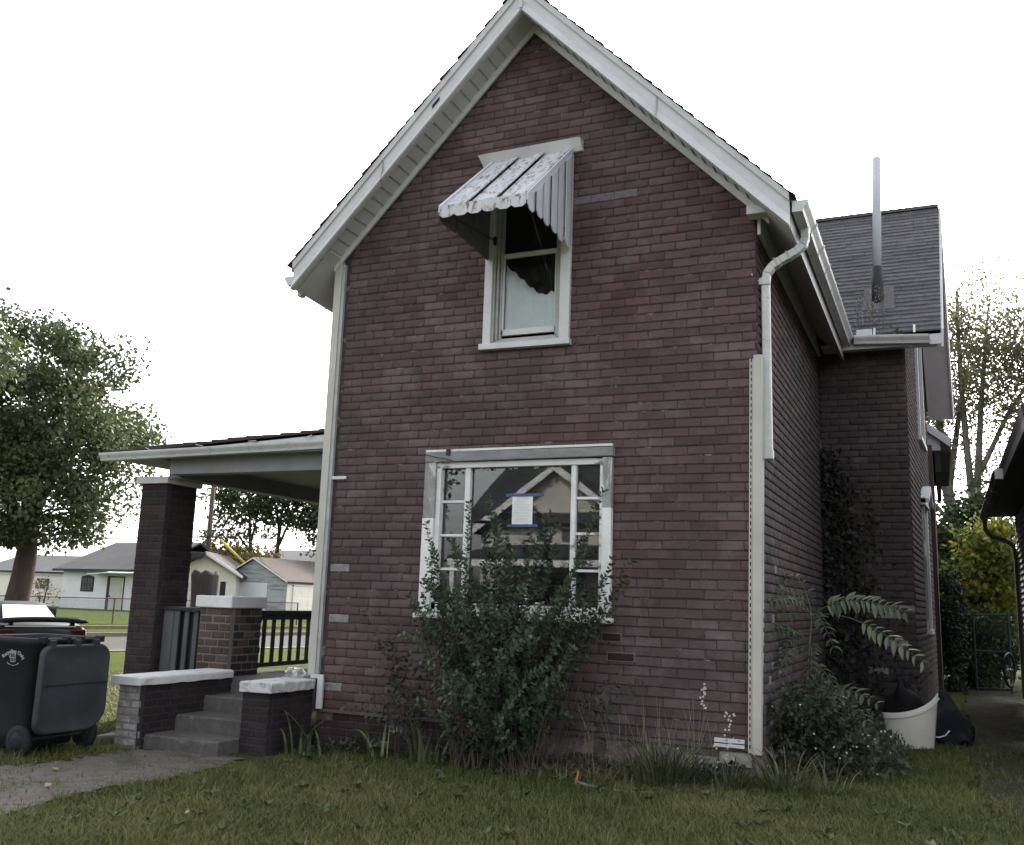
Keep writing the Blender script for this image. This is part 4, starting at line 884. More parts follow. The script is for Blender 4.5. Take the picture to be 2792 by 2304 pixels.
for (a, c, d, e) in ((-.035, -.05, .03, -.05), (-.035, -.05, -.04, .035), (.03, -.05, .035, .035), (-.045, .035, .042, .035), (-.02, .05, .02, .05), (-.012, -.045, -.014, .03), (.010, -.045, .012, .03), (-.035, -.01, .032, -.01), (-.05, -.015, -.045, .01)): fbar(a, c, d, e, .006)
for k in range(-9, 10):
    if k in (-3, 3): continue
    a = k * .062; a2 = a + .045; R = .15; fbar(R * math.sin(a), -R * math.cos(a) + .065, R * math.sin(a2), -R * math.cos(a2) + .065, .009)
b.build('emblem', lett, CT)

# ================================================================== cars
def make_car(name, label, paint, loc, rz):
    c = thing(name, label, 'car', (0, 0, 0))
    # local: rear at y=0 facing -Y, front at +Y, ground z=0; half profile (x, z) stations
    stn = [(0.0, .80, .42, .93, .70), (.12, .86, .30, .94, .80), (.7, .88, .25, .98, .86), (1.5, .89, .22, .98, .88), (2.9, .89, .22, .95, .88), (3.7, .87, .24, .86, .82), (4.3, .80, .28, .72, .70), (4.45, .68, .36, .60, .55)]
    rings = []
    for (y, hw, zb, zt_, hw2) in stn:
        R = [(hw * .85, zb), (hw, zb + .12), (hw + .005, (zb + zt_) / 2 + .1), (hw * .97, zt_ - .08), (hw2 * .92, zt_)]
        rings.append([(-x, y, z) for x, z in R] + [(x, y, z) for x, z in R[::-1]])
    b = MB(); loft(b, rings); bd = b.build('body', paint, c, True)
    cs = [(1.0, .58, .98, .44), (1.75, .62, 1.31, .42), (2.1, .66, 1.385, .44), (2.6, .68, 1.37, .46), (3.35, .72, .96, .50)]
    ring = lambda y, hw, z, h2: [(-hw, y, .95 if z > 1 else z - .03), (-h2 - .06, y, z - .04), (-h2 * .7, y, z), (h2 * .7, y, z), (h2 + .06, y, z - .04), (hw, y, .95 if z > 1 else z - .03)]
    b = MB(); loft(b, [ring(*q) for q in cs]); b.build('roof', carroof, c, True)
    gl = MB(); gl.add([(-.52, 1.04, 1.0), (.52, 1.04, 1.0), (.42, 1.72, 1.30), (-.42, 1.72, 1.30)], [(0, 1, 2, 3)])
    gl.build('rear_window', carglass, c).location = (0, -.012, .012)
    b = MB()
    for (x0, x1) in ((-.78, -.775), (.775, .78)): b.box(x0 * .84, x1 * .84, 1.7, 3.0, 1.0, 1.25)
    b.build('side_window', MT['tar'], c)
    b = MB(); n = 12; rs = []
    for k in range(n + 1):
        x = -.86 + 1.72 * k / n; e = 1 - max(0, abs(x) - .74) / .12; z = 1.01 + .04 * (1 - (x / .86) ** 2) ; rs.append([(x, .0 + .05 * (1 - e), z - .03 * e), (x, .30, z - .012), (x, .30, z + .045 * e), (x, .02 + .05 * (1 - e), z + .075 * e)])
    loft(b, rs); b.box(-.6, -.54, .1, .25, .92, 1.02); b.box(.54, .6, .1, .25, .92, 1.02); b.build('spoiler', paint, c, True)
    b = MB(); b.box(-.70, .60, -.012, .05, .925, .945); b.build('trunk_trim', MT['alu'], c)
    for s in (-1, 1): box(min(s * .5, s * .80), max(s * .5, s * .80), -.01, .03, .74, .88).build('tail_light', taill, c, bevel=.02)
    box(-.86, .86, -.06, .05, .38, .60).build('bumper', paint, c, bevel=.04)
    for s in (-1, 1):
        for y in (.85, 3.5):
            wh = MB().lathe([(.22, -.11), (.31, -.1), (.325, 0), (.31, .1), (.22, .11)], (s * .80, y, .325), 20, 'X').build('tyre', MT['tar'], c, True)
            MB().lathe([(.05, -.115), (.21, -.112), (.21, .112), (.05, .115)], (s * .80, y, .325), 14, 'X').build('rim', MT['alu'], wh, True)
    c.location = loc; c.rotation_euler = (0, 0, rz); return c
carpaint = M('dark_blue_car_paint', (.008, .009, .013), (.010, .011, .015), 2, .55, bmp=0, spec=.12)
carroof = M('grey_cloth_car_roof', (.040, .040, .046), (.034, .034, .038), 5, .8, spec=.1)
carred = M('red_car_paint', (.35, .015, .02), None, 2, .3, bmp=0, spec=.6)
taill = M('red_tail_lens', (.035, .004, .005), None, 5, .25, bmp=0)
carglass = M('sky_reflection_rear_glass', (.60, .58, .60), (.55, .53, .56), 4, .12, bmp=0, spec=.8)  # pale base colour stands in for sky mirrored in the rear glass
make_car('parked_car', 'dark car with rear spoiler and pale back window, parked behind the recycling cart', carpaint, (-16.28, 13.98, -.2), math.radians(64))
make_car('parked_car', 'small red car showing only its corner beside the distant garage door', carred, (-29.15, 42.4, .12), 0)
# ================================================================== buildings across the side street
MT['clap'] = M('white_clapboard', (.72, .73, .74), (.66, .67, .68), 1.2, .75, (.36, .36, .34), 2.5, .62, .8, .05)
MT['clapy'] = M('sunlit_tone_clapboard', (.74, .71, .62), (.67, .64, .55), 1.2, .75, (.4, .37, .3), 2.5, .64, .8, .05)  # pale clapboard with warm sunlight put into its colour
MT['clapg'] = M('grey_peeling_clapboard', (.42, .44, .45), (.33, .35, .36), 3, .85, (.20, .20, .21), 3, .5, .62, .1, stretch=(.3, .3, 3))
MT['roofg'] = M('grey_cottage_roof', (.030, .031, .036), (.022, .023, .027), 1.5, .95, (.05, .048, .046), 1.2, .55, .7, .2, 20)
MT['roofb'] = M('brown_garage_roof', (.045, .032, .026), (.034, .025, .021), 1.5, .95, bmp=.2, bsc=20)
MT['darkframe'] = M('black_window_frame', (.02, .02, .024), None, 5, .6)
MT['farglass'] = M('dark_far_glass', (.045, .05, .055), (.10, .105, .11), 2, .15, bmp=0)
MT['door'] = M('cream_door_paint', (.52, .51, .44), (.46, .45, .38), 2, .6, bmp=0)
def lapwall(par, name, mat, origin, u, L, z0, z1, nrm, pitch=.13, top=None, holes=()):
    """lapped boards: each row leans out at its foot. top(u) optionally limits a gable"""
    o, u, nrm = Vector(origin), Vector(u).normalized(), Vector(nrm).normalized(); b = MB(); n = int((z1 - z0) / pitch + .5)
    for k in range(n):
        a, c = z0 + k * pitch, z0 + (k + 1) * pitch; segs = [(0, L)]
        if top:
            us = [i * L / 200 for i in range(201) if top(i * L / 200) > a + pitch * .5]
            if not us: continue
            segs = [(us[0], us[-1])]
        for (h0, h1, g0, g1) in holes:
            if g0 < (a + c) / 2 < g1:
                ns = []
                for p, q in segs:
                    if h0 > p: ns.append((p, min(q, h0)))
                    if h1 < q: ns.append((max(p, h1), q))
                segs = ns
        for p, q in segs:
            if q - p < .02: continue
            lo, hi = nrm * .022, nrm * .004; A, B = o + u * p, o + u * q; Z = Vector((0, 0, 1))
            b.add([A + lo + Z * a, B + lo + Z * a, B + hi + Z * c, A + hi + Z * c, A + Z * a, B + Z * a, A + Z * c, B + Z * c], [(0, 1, 2, 3), (4, 5, 1, 0), (4, 0, 3, 6), (1, 5, 7, 2)])
    ob = b.build(name, mat, par); ob['kind'] = 'stuff'; return ob
# --- cottage (white part with arched window and door, annex in a sunlit tone on its left)
CO = thing('cottage', 'low white clapboard cottage with grey roof, black arched window and cream door', 'cottage', (-42.5, 42, .2))
u_ = lambda x: x + 45.55
lapwall(CO, 'siding', MT['clap'], (-45.55, 40, 0), (1, 0, 0), 6.6, .15, 2.42, (0, -1, 0), .125, None, [(u_(-44.1), u_(-43.13), 1.24, 2.12), (u_(-42.12), u_(-40.9), .2, 2.12)])
box(-45.55, -38.95, 40.01, 46, .1, 2.4).build('wall', MT['clap'], CO)
b = MB(); A = [(-45.9, 39.55, 2.36), (-38.7, 39.55, 2.40), (-38.7, 43.2, 4.1), (-45.2, 43.2, 4.05)]; b.prism(A, [(x, y, z + .1) for x, y, z in A]); A = [(-45.9, 46.6, 2.36), (-38.7, 46.6, 2.4), (-38.7, 43.2, 4.1), (-45.2, 43.2, 4.05)]; b.prism(A, [(x, y, z + .1) for x, y, z in A]); A = [(-45.9, 39.55, 2.36), (-45.2, 43.2, 4.05), (-45.9, 46.6, 2.36)]; b.prism(A, [(x, y, z + .1) for x, y, z in A])
b.build('roof', MT['roofg'], CO); box(-45.9, -38.7, 39.5, 39.56, 2.34, 2.44).build('fascia_board', MT['darkframe'], CO)
wn = MB().prism([(-44.1, 39.97, 1.24), (-43.13, 39.97, 1.24), (-43.13, 39.97, 2.06), (-43.6, 39.97, 2.16), (-44.1, 39.97, 2.06)], [(-44.1, 40.02, 1.24), (-43.13, 40.02, 1.24), (-43.13, 40.02, 2.06), (-43.6, 40.02, 2.16), (-44.1, 40.02, 2.06)]).build('window', MT['darkframe'], CO)
for i in (0, 1):
    for j in (0, 1): box(-44.0 + i * .42, -43.63 + i * .42, 39.95, 39.969, 1.32 + j * .36, 1.64 + j * .36).build('pane', MT['farglass'], wn)
dr = box(-41.92, -40.92, 39.97, 40.02, .22, 2.06).build('door', MT['door'], CO); box(-42.12, -41.93, 39.95, 40.02, .2, 2.12).build('frame', MT['darkframe'], dr); box(-40.91, -40.86, 39.95, 40.02, .2, 2.12).build('frame', MT['darkframe'], dr); box(-41.93, -40.86, 39.95, 40.02, 2.06, 2.12).build('frame', MT['darkframe'], dr); box(-41.86, -41.8, 39.93, 39.96, 1.0, 1.08).build('handle', MT['darkframe'], dr)
b = MB(); A = [(-42.9, 39.2, 2.22), (-41.5, 39.2, 2.33), (-39.6, 39.2, 2.33), (-39.6, 39.2, 2.27), (-41.5, 39.2, 2.27), (-42.9, 39.2, 2.17)]; b.prism(A, [(x, 40, z + .08) for x, y, z in A]); b.build('door_canopy', MT['clap'], CO)
lapwall(CO, 'siding', MT['clapy'], (-53.5, 41, 0), (1, 0, 0), 7.9, .1, 2.1, (0, -1, 0), .13, None, [(53.5 - 48.9, 53.5 - 47.65, 1.27, 1.95)])
box(-53.5, -45.6, 41.01, 45, 0, 2.1).build('wall', MT['clapy'], CO); box(-53.6, -45.6, 40.9, 41.0, 2.08, 2.26).build('fascia_board', MT['clap'], CO)
b = MB(); A = [(-53.8, 40.7, 2.24), (-45.6, 40.7, 2.2), (-45.6, 44, 3.25), (-53.8, 44, 3.3)]; b.prism(A, [(x, y, z + .08) for x, y, z in A]); b.build('roof', MT['roofg'], CO)
wn = box(-48.9, -47.65, 40.97, 41.02, 1.27, 1.95).build('window', MT['clap'], CO)
for i in range(3): box(-48.82 + i * .38, -48.49 + i * .38, 40.95, 40.969, 1.32, 1.9).build('pane', MT['farglass'], wn)
b = MB(); b.tube([(-48.8, 40.94, 1.9), (-48.55, 40.93, 1.6), (-48.4, 40.94, 1.34)], .03, 5); b.build('torn_curtain', MT['clap'], wn)
# --- white garage with the broken gable corner
WG = thing('garage', 'white clapboard garage with sagging gable roof and torn grey corner', 'garage', (-37.1, 42, .2))
gx = -37.1; gt = lambda x: 3.5 - .49 * abs(x - gx)
lapwall(WG, 'siding', MT['clapy'], (-39.3, 42, 0), (1, 0, 0), 4.3, .2, 3.5, (0, -1, 0), .13, lambda u: gt(u - 39.3), [(-38.6 + 39.3, -35.65 + 39.3, .1, 2.03)])
b = MB(); A = [(-39.3, 42.01, 0), (-35.0, 42.01, 0), (-35.0, 42.01, gt(-35)), (gx, 42.01, 3.5), (-39.3, 42.01, gt(-39.3))]; b.prism(A, [(x, 48, z) for x, y, z in A]); b.build('wall', MT['clap'], WG)
b = MB()
for xe_ in (-34.5, -39.8):
    A = [(gx, 41.6, 3.52), (xe_, 41.6, gt(xe_) + .02), (xe_, 41.6, gt(xe_) + .12), (gx, 41.6, 3.64)]; b.prism(A, [(x, 48.3, z) for x, y, z in A])
b.build('roof', MT['roofb'], WG)
b = MB(); A = [(gx, 41.55, 3.46), (-34.5, 41.55, gt(-34.5)), (-34.5, 41.55, gt(-34.5) + .14), (gx, 41.55, 3.62)]; b.prism(A, [(x, 41.6, z) for x, y, z in A]); b.build('rake_board', MT['clap'], WG)
b = MB(); b.prism([(-38.5, 41.3, 3.55), (-37.0, 41.4, 3.52), (-37.3, 41.4, 3.2), (-38.3, 41.2, 3.1)], [(-38.5, 41.35, 3.6), (-37.0, 41.45, 3.57), (-37.3, 41.45, 3.25), (-38.3, 41.25, 3.15)]); b.build('torn_sheet', MT['roofg'], WG)
gd = box(-38.6, -36.05, 41.98, 42.005, .2, 2.0).build('garage_door', MT['clapy'], WG); box(-36.03, -35.67, 41.97, 42.005, .2, 2.03).build('door_gap', MT['darkframe'], WG)
for i in range(5):
    for j in range(3): box(-38.5 + i * .49, -38.1 + i * .49, 41.965, 41.979, .32 + j * .56, .76 + j * .56).build('panel', MT['door'], gd)
WG.rotation_euler = (0, 0, math.radians(30)); WG.scale = (.80, 1, 1)
# --- grey garage, gable towards us, door on its right side
GG = thing('garage', 'grey peeling clapboard garage with brown roof and white panelled door', 'garage', (-35, 47, .2))
gx2 = -35.36; gt2 = lambda x: 3.36 - .52 * abs(x - gx2)
lapwall(GG, 'siding', MT['clapg'], (-37.7, 44, 0), (1, 0, 0), 4.65, .2, 3.36, (0, -1, 0), .11, lambda u: gt2(u - 37.7))
b = MB(); A = [(-37.7, 44.01, 0), (-33.06, 44.01, 0), (-33.06, 44.01, gt2(-33.06)), (gx2, 44.01, 3.36), (-37.7, 44.01, gt2(-37.7))]; b.prism(A, [(x, 51.5, z) for x, y, z in A]); b.build('wall', MT['clapg'], GG)
b = MB(); A = [(-36.6, 43.985, .6), (-34.4, 43.985, .6), (-34.4, 43.985, 2.0), (-36.6, 43.985, 2.0)]
lapwall(GG, 'siding_patch', MT['clap'], (-36.6, 43.985, 0), (1, 0, 0), 2.2, .5, 2.05, (0, -1, 0), .11)
b = MB()
for xe_ in (-32.85, -38.0):
    A = [(gx2, 43.8, 3.38), (xe_, 43.8, gt2(xe_) + .02), (xe_, 43.8, gt2(xe_) + .1), (gx2, 43.8, 3.47)]; b.prism(A, [(x, 51.8, z) for x, y, z in A])
b.build('roof', MT['roofb'], GG)
b = MB()
for xe_ in (-32.9, -37.95):
    A = [(gx2, 43.76, 3.36), (xe_, 43.76, gt2(xe_)), (xe_, 43.76, gt2(xe_) + .07), (gx2, 43.76, 3.44)]; b.prism(A, [(x, 43.8, z) for x, y, z in A])
b.build('rake_board', MT['clap'], GG)
lapwall(GG, 'siding', MT['clapy'], (-33.06, 44.0, 0), (0, 1, 0), 7.5, .2, 2.1, (1, 0, 0), .11, None, [(.5, 3.2, 0, 2.0)])
gd = box(-33.06, -33.02, 44.55, 47.2, .2, 1.92).build('garage_door', MT['clap'], GG)
for i in range(4):
    for j in range(3): box(-33.025, -33.01, 44.65 + i * .64, 45.2 + i * .64, .3 + j * .52, .72 + j * .52).build('panel', MT['clapy'], gd)
box(-33.05, -32.98, 44.5, 44.56, .2, 1.98).build('door_frame', MT['clap'], GG); box(-33.05, -32.98, 44.5, 47.3, 1.92, 1.99).build('door_frame', MT['clap'], GG)
# --- dark roofed house behind the garages
HB = thing('far_house', 'distant house with long dark grey roof, white gable and brick chimney above the garages', 'house', (-46, 62, .2))
box(-49, -42, 61, 67, 0, 3.9).build('wall', MT['clap'], HB)
b = MB(); A = [(-48.2, 59.6, 3.8), (-43.2, 59.6, 3.75), (-42.6, 63, 4.75), (-48.9, 63, 4.75)]; b.prism(A, [(x, y, z + .1) for x, y, z in A]); b.build('roof', MT['roofg'], HB)
b = MB(); A = [(-43.6, 59.9, 3.6), (-42.0, 59.9, 3.6), (-42.6, 59.9, 4.5)]; b.prism(A, [(x, 60, z) for x, y, z in A]); b.build('gable_board', MT['clap'], HB)
box(-46.2, -41.5, 64, 64.3, 4.4, 5.0).build('rear_roof', MT['clapg'], HB)
box(-43.6, -42.6, 64, 65, 4.3, 5.7).build('chimney', MT['red_brick'], HB)
# --- chain link fence on the far lawn
galv = M('galvanised_wire', (.20, .205, .21), (.14, .14, .145), 3, .5, metal=.3, bmp=0); rust = M('rusty_pipe', (.14, .09, .07), (.09, .06, .05), 5, .8)
CF = thing('chain_link_fence', 'low chain link fence on thin posts in front of the white cottage', 'fence', (-31, 28.5, .1))
FA, FB = Vector((-35.3, 23.0 + 2.5, .18)), Vector((-27.6, 37.0, .2))
FA, FB = Vector((-33.9, 21.5, .16)), Vector((-28.0, 38.2, .16))
d = (FB - FA); nb = 7
for k in range(nb): q = FA + d * k / (nb - 1); MB().tube([q + Vector((0, 0, -.1)), q + Vector((0, 0, .95))], .032, 8).build('post', rust, CF)
MB().tube([FA + Vector((0, 0, .92)), FB + Vector((0, 0, .92))], .024, 6).build('top_rail', rust, CF)
b = MB(); L = d.length; dn = d.normalized(); n = int(L / .085)
for k in range(-10, n):
    for s in (1, -1):
        p0 = k * .085; p1 = p0 + .85
        a, c = max(p0, 0), min(p1, L)
        if c <= a: continue
        z = lambda q: (q - p0) if s > 0 else .85 - (q - p0)
        b.bar(FA + dn * a + Vector((0, 0, .03 + z(a))), FA + dn * c + Vector((0, 0, .03 + z(c))), .006, .006)
b.build('chain_mesh', galv, CF, kind='stuff')
# --- utility pole, lamp, wires, guy guard
poled = M('creosoted_pole', (.10, .07, .055), (.07, .05, .04), 5, .9, stretch=(3, 3, .3))
UP = thing('utility_pole', 'tall brown wooden utility pole with a street lamp arm, behind the garages', 'pole', (-40.65, 46, 0))
MB().tube([(-40.65, 46, 0), (-40.62, 46, 5), (-40.61, 46, 9.0)], [.17, .15, .12], 12).build('pole', poled, UP, True)
b = MB(); b.tube([(-40.75, 46, 7.0), (-41.0, 46, 7.15), (-41.25, 46, 7.2), (-41.5, 46, 7.2)], .025, 6); b.build('lamp_arm', galv, UP)
box(-41.75, -41.35, 45.9, 46.1, 7.08, 7.2).build('lamp_head', galv, UP, bevel=.03)
for (z, dx) in ((7.75, .18), (7.45, -.2), (7.95, -.2)): MB().lathe([(.02, 0), (.05, .02), (.05, .1), (.02, .13)], (-40.62 + dx, 45.95, z), 8).build('insulator', galv, UP)
MB().tube([(-40.8, 46, 4.57), (-41.5, 45.9, 4.5), (-41.8, 45.9, 4.35)], .03, 5).build('wire_loop', MT['tar'], UP)
WI = thing('overhead_wires', 'thin black cables strung past the utility pole above the garages', 'wires', (-40, 46, 4.6))
for (z, x1, z1, r) in ((4.58, -14, 4.75, .035), (4.66, -14, 4.95, .02)):
    for s in (1, -1): MB().tube([(-40.65 + s * k * 2.8, 45.8 + (0 if s > 0 else k * .1), z + (.02 * (k - 5) ** 2 - .5) * (1 if s > 0 else 1.0) * .2 + .1) for k in range(11)], r, 5).build('wire', MT['tar'], WI)
for z in (7.5, 8.0): MB().tube([(-40.75 - k * 2, 46 + k * .6, z + .02 * k * (k - 10)) for k in range(11)], .018, 4).build('wire', MT['tar'], WI)
GY = thing('guy_wire_guard', 'slanted bright yellow guy wire guard beside the utility pole', 'cable guard', (-37.8, 46, 3.2))
ylw = M('yellow_plastic_guard', (.52, .40, .04), (.45, .34, .04), 3, .5, bmp=0)
MB().tube([(-39.65, 46, 4.52), (-37.83, 46, 3.22)], .085, 8).build('guard', ylw, GY, True); MB().tube([(-40.6, 46, 5.2), (-39.65, 46, 4.52)], .015, 5).build('wire', galv, GY); MB().tube([(-37.83, 46, 3.22), (-34.2, 46, .5)], .015, 5).build('wire', galv, GY)
# --- dead tree stump on the near verge
bark = M('grey_furrowed_bark', (.040, .034, .031), (.024, .021, .019), 9, .95, (.065, .058, .052), 5, .55, .7, 1, 30, stretch=(1, 1, .25))
barkr = M('reddish_maple_bark', (.060, .044, .036), (.038, .029, .025), 7, .95, (.085, .05, .035), 2, .5, .65, 1, 25, stretch=(1, 1, .35))
SU = thing('tree_stump', 'tall dead grey tree trunk broken off with a jagged top', 'tree stump', (-23.75, 27, -.2))
b = MB(); n = 22; rings = []
prof = [(-.3, .62), (0, .52), (.5, .45), (1.2, .43), (1.7, .45), (2.05, .48)]
off = [random.uniform(-.03, .03) for _ in range(n)]
for (z, r) in prof: rings.append([(-23.78 - .04 * z + 0 + (r + off[k] + random.uniform(-.015, .015)) * math.cos(2 * math.pi * k / n), 27 + (r + off[k]) * math.sin(2 * math.pi * k / n), z) for k in range(n)])
jag = [2.12 + .14 * abs(math.sin(k * 1.7)) * (1 if k % 3 else .1) for k in range(n)]
rings.append([(-23.86 + (.46 + off[k]) * math.cos(2 * math.pi * k / n), 27 + (.46 + off[k]) * math.sin(2 * math.pi * k / n), jag[k]) for k in range(n)])
rings.append([(-23.86 + .3 * math.cos(2 * math.pi * k / n), 27 + .3 * math.sin(2 * math.pi * k / n), 2.02) for k in range(n)])
loft(b, rings); b.build('trunk', bark, SU, True)

# ================================================================== neighbour on the right
MT['nclap'] = M('plain_grey_siding', (.26, .27, .30), (.21, .22, .24), 2, .8, bmp=.05)  # plain grey board colour of the neighbour house
NH = thing('neighbour_house', 'grey clapboard house at the right edge with dark eave and bent gutter', 'house', (4, 14, 0))
NX = 1.30
for k in range(31):
    z = .2 + k * .105; b = MB(); A = [(NX - .028, 11, z), (NX + .06, 11, z), (NX + .06, 11, z + .105), (NX - .004, 11, z + .105)]; b.prism(A, [(x, 20.1, zz) for x, y, zz in A]); b.build('siding_board', MT['nclap'], NH)
box(NX - .03, NX + .08, 20.1, 20.2, 0, 3.45).build('corner_board', MT['nclap'], NH); box(NX + .02, 8, 11.02, 20.1, -.1, 3.45).build('wall', MT['nclap'], NH); box(NX + .0, NX + .05, 11, 20.1, -.2, .2).build('foundation', MT['conc'], NH)
wn = box(NX - .05, NX + .02, 12.2, 13.1, 1.2, 2.6).build('window', MT['darkframe'], NH); box(NX - .055, NX - .045, 12.28, 13.02, 1.28, 2.52).build('pane', MT['farglass'], wn)
wn = box(NX - .05, NX + .02, 16.6, 17.3, 1.2, 2.9).build('window', MT['darkframe'], NH); box(NX - .055, NX - .045, 16.68, 17.22, 1.28, 2.8).build('pane', MT['farglass'], wn)
b = MB(); A = [(.80, 10.6, 3.50), (4.6, 10.6, 6.6), (4.6, 10.6, 6.75), (.78, 10.6, 3.62)]; b.prism(A, [(x, 20.5, z) for x, y, z in A]); A = [(8.4, 10.6, 3.50), (4.6, 10.6, 6.6), (4.6, 10.6, 6.75), (8.4, 10.6, 3.62)]; b.prism(A, [(x, 20.5, z) for x, y, z in A]); b.build('roof', MT['roofdark'], NH)
box(.82, NX, 10.6, 20.4, 3.40, 3.46).build('soffit', MT['blackwood'], NH); box(.80, .83, 10.6, 20.4, 3.38, 3.55).build('fascia_board', MT['greywood'], NH)
gutter('gutter', (.80, 14.5, 3.50), (.80, 20.3, 3.40), (-1, 0, 0), MT['greywood'], .12, .1, NH, 3); box(.70, .80, 14.46, 14.5, 3.38, 3.52).build('gutter_end', MT['white'], NH)
b = MB(); ribbon(b, [(.76, 20.2, 3.32), (.76, 20.2, 3.15), (.85, 20.2, 3.02), (1.08, 20.2, 2.95), (1.22, 20.2, 2.85), (1.25, 20.2, 2.6), (1.25, 20.2, .1)], .035, .04); b.build('downspout', MT['greywood'], NH)

box(NX - .03, NX + .08, 10.93, 11.03, 0, 3.45).build('corner_board', MT['nclap'], NH)
b = MB(); A = [(NX, 11.0, 3.4), (7.9, 11.0, 3.4), (4.6, 11.0, 6.6)]; b.prism(A, [(x, 11.1, z) for x, y, z in A]); b.build('gable_wall', MT['nclap'], NH)
lapwall(NH, 'siding', MT['nclap'], (NX + .08, 11.02, 0), (1, 0, 0), 6.5, .2, 3.4, (0, -1, 0), .105)

# ================================================================== house behind the viewer (seen mirrored in the picture window)
OH = thing('opposite_house', 'pale clapboard house with front gable, visible only as a reflection in the picture window', 'house', (-13.5, -19, 0))
ox = -13.72; ot = lambda x: 6.75 - .72 * abs(x - ox)
MT['oclap'] = M('beige_clapboard', (.42, .40, .36), (.37, .35, .32), 1, .8, bmp=0)
lapwall(OH, 'siding', MT['oclap'], (-17.0, -16, 0), (1, 0, 0), 6.6, 2.6, 6.75, (0, 1, 0), .17, lambda u: min(ot(u - 17.0), 6.7))
box(-17, -8, -24, -16.02, 0, 4.6).build('wall', MT['oclap'], OH)
b = MB(); A = [(-17, -16.03, 4.5), (-10.4, -16.03, 4.5), (ox, -16.03, 6.7)]; b.prism(A, [(x, -20, z) for x, y, z in A]); b.build('gable_wall', MT['oclap'], OH)
b = MB()
for xe_ in (-17.4, -10.1):
    A = [(ox, -15.6, 6.8), (xe_, -15.6, ot(xe_) + .05), (xe_, -15.6, ot(xe_) + .2), (ox, -15.6, 6.95)]; b.prism(A, [(x, -20, z) for x, y, z in A])
A = [(-17.6, -15.5, 4.5), (-8, -15.5, 4.5), (-8, -19.6, 7.6), (-17.3, -19.6, 7.6)]; b.prism(A, [(x, y, z + .12) for x, y, z in A]); b.build('roof', MT['roofg'], OH)
b = MB()
for xe_ in (-17.4, -10.1):
    A = [(ox, -15.58, 6.6), (xe_, -15.58, ot(xe_) - .2), (xe_, -15.58, ot(xe_) + .1), (ox, -15.58, 6.9)]; b.prism(A, [(x, -15.5, z) for x, y, z in A])
b.build('rake_board', MT['white'], OH)
for x in (-14.55, -13.55):
    wn = box(x, x + .56, -16.0, -15.93, 3.75, 4.95).build('window', MT['white'], OH); box(x + .06, x + .5, -15.93, -15.92, 3.82, 4.32).build('pane', MT['farglass'], wn); box(x + .06, x + .5, -15.93, -15.92, 4.38, 4.88).build('pane', MT['farglass'], wn)
b = MB(); A = [(-17.0, -13.2, 3.0), (-10.4, -13.2, 3.0), (-10.8, -16, 3.6), (-16.2, -16, 3.6)]; b.prism(A, [(x, y, z + .12) for x, y, z in A]); b.build('porch_roof', MT['roofg'], OH)
box(-17, -10.4, -13.3, -13.2, 2.75, 3.0).build('porch_beam', MT['white'], OH)
for x in (-16.9, -13.8, -10.6): box(x, x + .18, -13.4, -13.22, 0, 2.75).build('porch_post', MT['white'], OH)

# ================================================================== things in the side yard
BR = thing('plastic_barrel', 'white plastic drum cut open with a slanting curved rim, standing in weeds', 'barrel', (-.42, 12.7, 0))
b = MB(); n = 22; rows = []
for t_ in np.linspace(0, 1, 9):
    row = []
    for k in range(n + 1):
        a = math.radians(212 + 118 * k / n); u = k / n; topz = .385 + .02 * u + .24 * u ** 2.6
        r = .285 + .055 * t_; z = -.03 + (topz + .03) * t_
        row.append((-.43 + r * math.cos(a) + .05 * t_ * (u - .5), 12.78 + r * .9 * math.sin(a), z))
    rows.append(row)
inn = [[(-.43 + (x + .43) * .955, 12.72 + (y - 12.72) * .955, z) for x, y, z in r] for r in rows]
vs = [v for r in rows for v in r] + [v for r in inn for v in r]; m_ = n + 1; o9 = 9 * m_; fs = []
for i in range(8):
    for k in range(n): fs += [(i * m_ + k, i * m_ + k + 1, (i + 1) * m_ + k + 1, (i + 1) * m_ + k), (o9 + i * m_ + k, o9 + (i + 1) * m_ + k, o9 + (i + 1) * m_ + k + 1, o9 + i * m_ + k + 1)]
for k in range(n): fs.append((8 * m_ + k, 8 * m_ + k + 1, o9 + 8 * m_ + k + 1, o9 + 8 * m_ + k))
for i in range(8): fs += [(i * m_, (i + 1) * m_, o9 + (i + 1) * m_, o9 + i * m_), (i * m_ + n, o9 + i * m_ + n, o9 + (i + 1) * m_ + n, (i + 1) * m_ + n)]
b.add(vs, fs); b.build('shell', M('dull_white_drum', (.55, .53, .47), (.48, .46, .41), 3, .5, (.35, .33, .28), 3, .6, .8, .04), BR, True)
b = MB(); rim = [(x, y, z - .06) for x, y, z in rows[8]]; b.tube([(-.43 + (x + .43) * 1.01, 12.72 + (y - 12.72) * 1.01, z) for x, y, z in rim], .008, 6); b.build('rim', MT['soffit'], BR, True)
def lumpy(name, c, s, mat, par, seed, sub=3, amp=.16):
    bm_ = MB(); r_ = random.Random(seed); n1, n2 = 14, 22; rings = []
    ph = [(r_.uniform(0, 6), r_.uniform(0, 6), r_.randint(2, 5), r_.randint(2, 5)) for _ in range(6)]
    for i in range(n1 + 1):
        th = math.pi * i / n1; ring = []
        for k in range(n2):
            f = 2 * math.pi * k / n2; rr = 1 + amp * sum(math.sin(p * 1.0 + a * f + b_ * th) for p, q, a, b_ in ph) / 3
            ring.append((c[0] + s[0] * rr * math.sin(th) * math.cos(f), c[1] + s[1] * rr * math.sin(th) * math.sin(f), c[2] - s[2] * rr * math.cos(th)))
        rings.append(ring)
    loft(bm_, rings); return bm_.build(name, mat, par, True)
BG = thing('rubbish_bag', 'black plastic rubbish bag heaped behind the white drum', 'bag', (-.5, 13.4, 0))
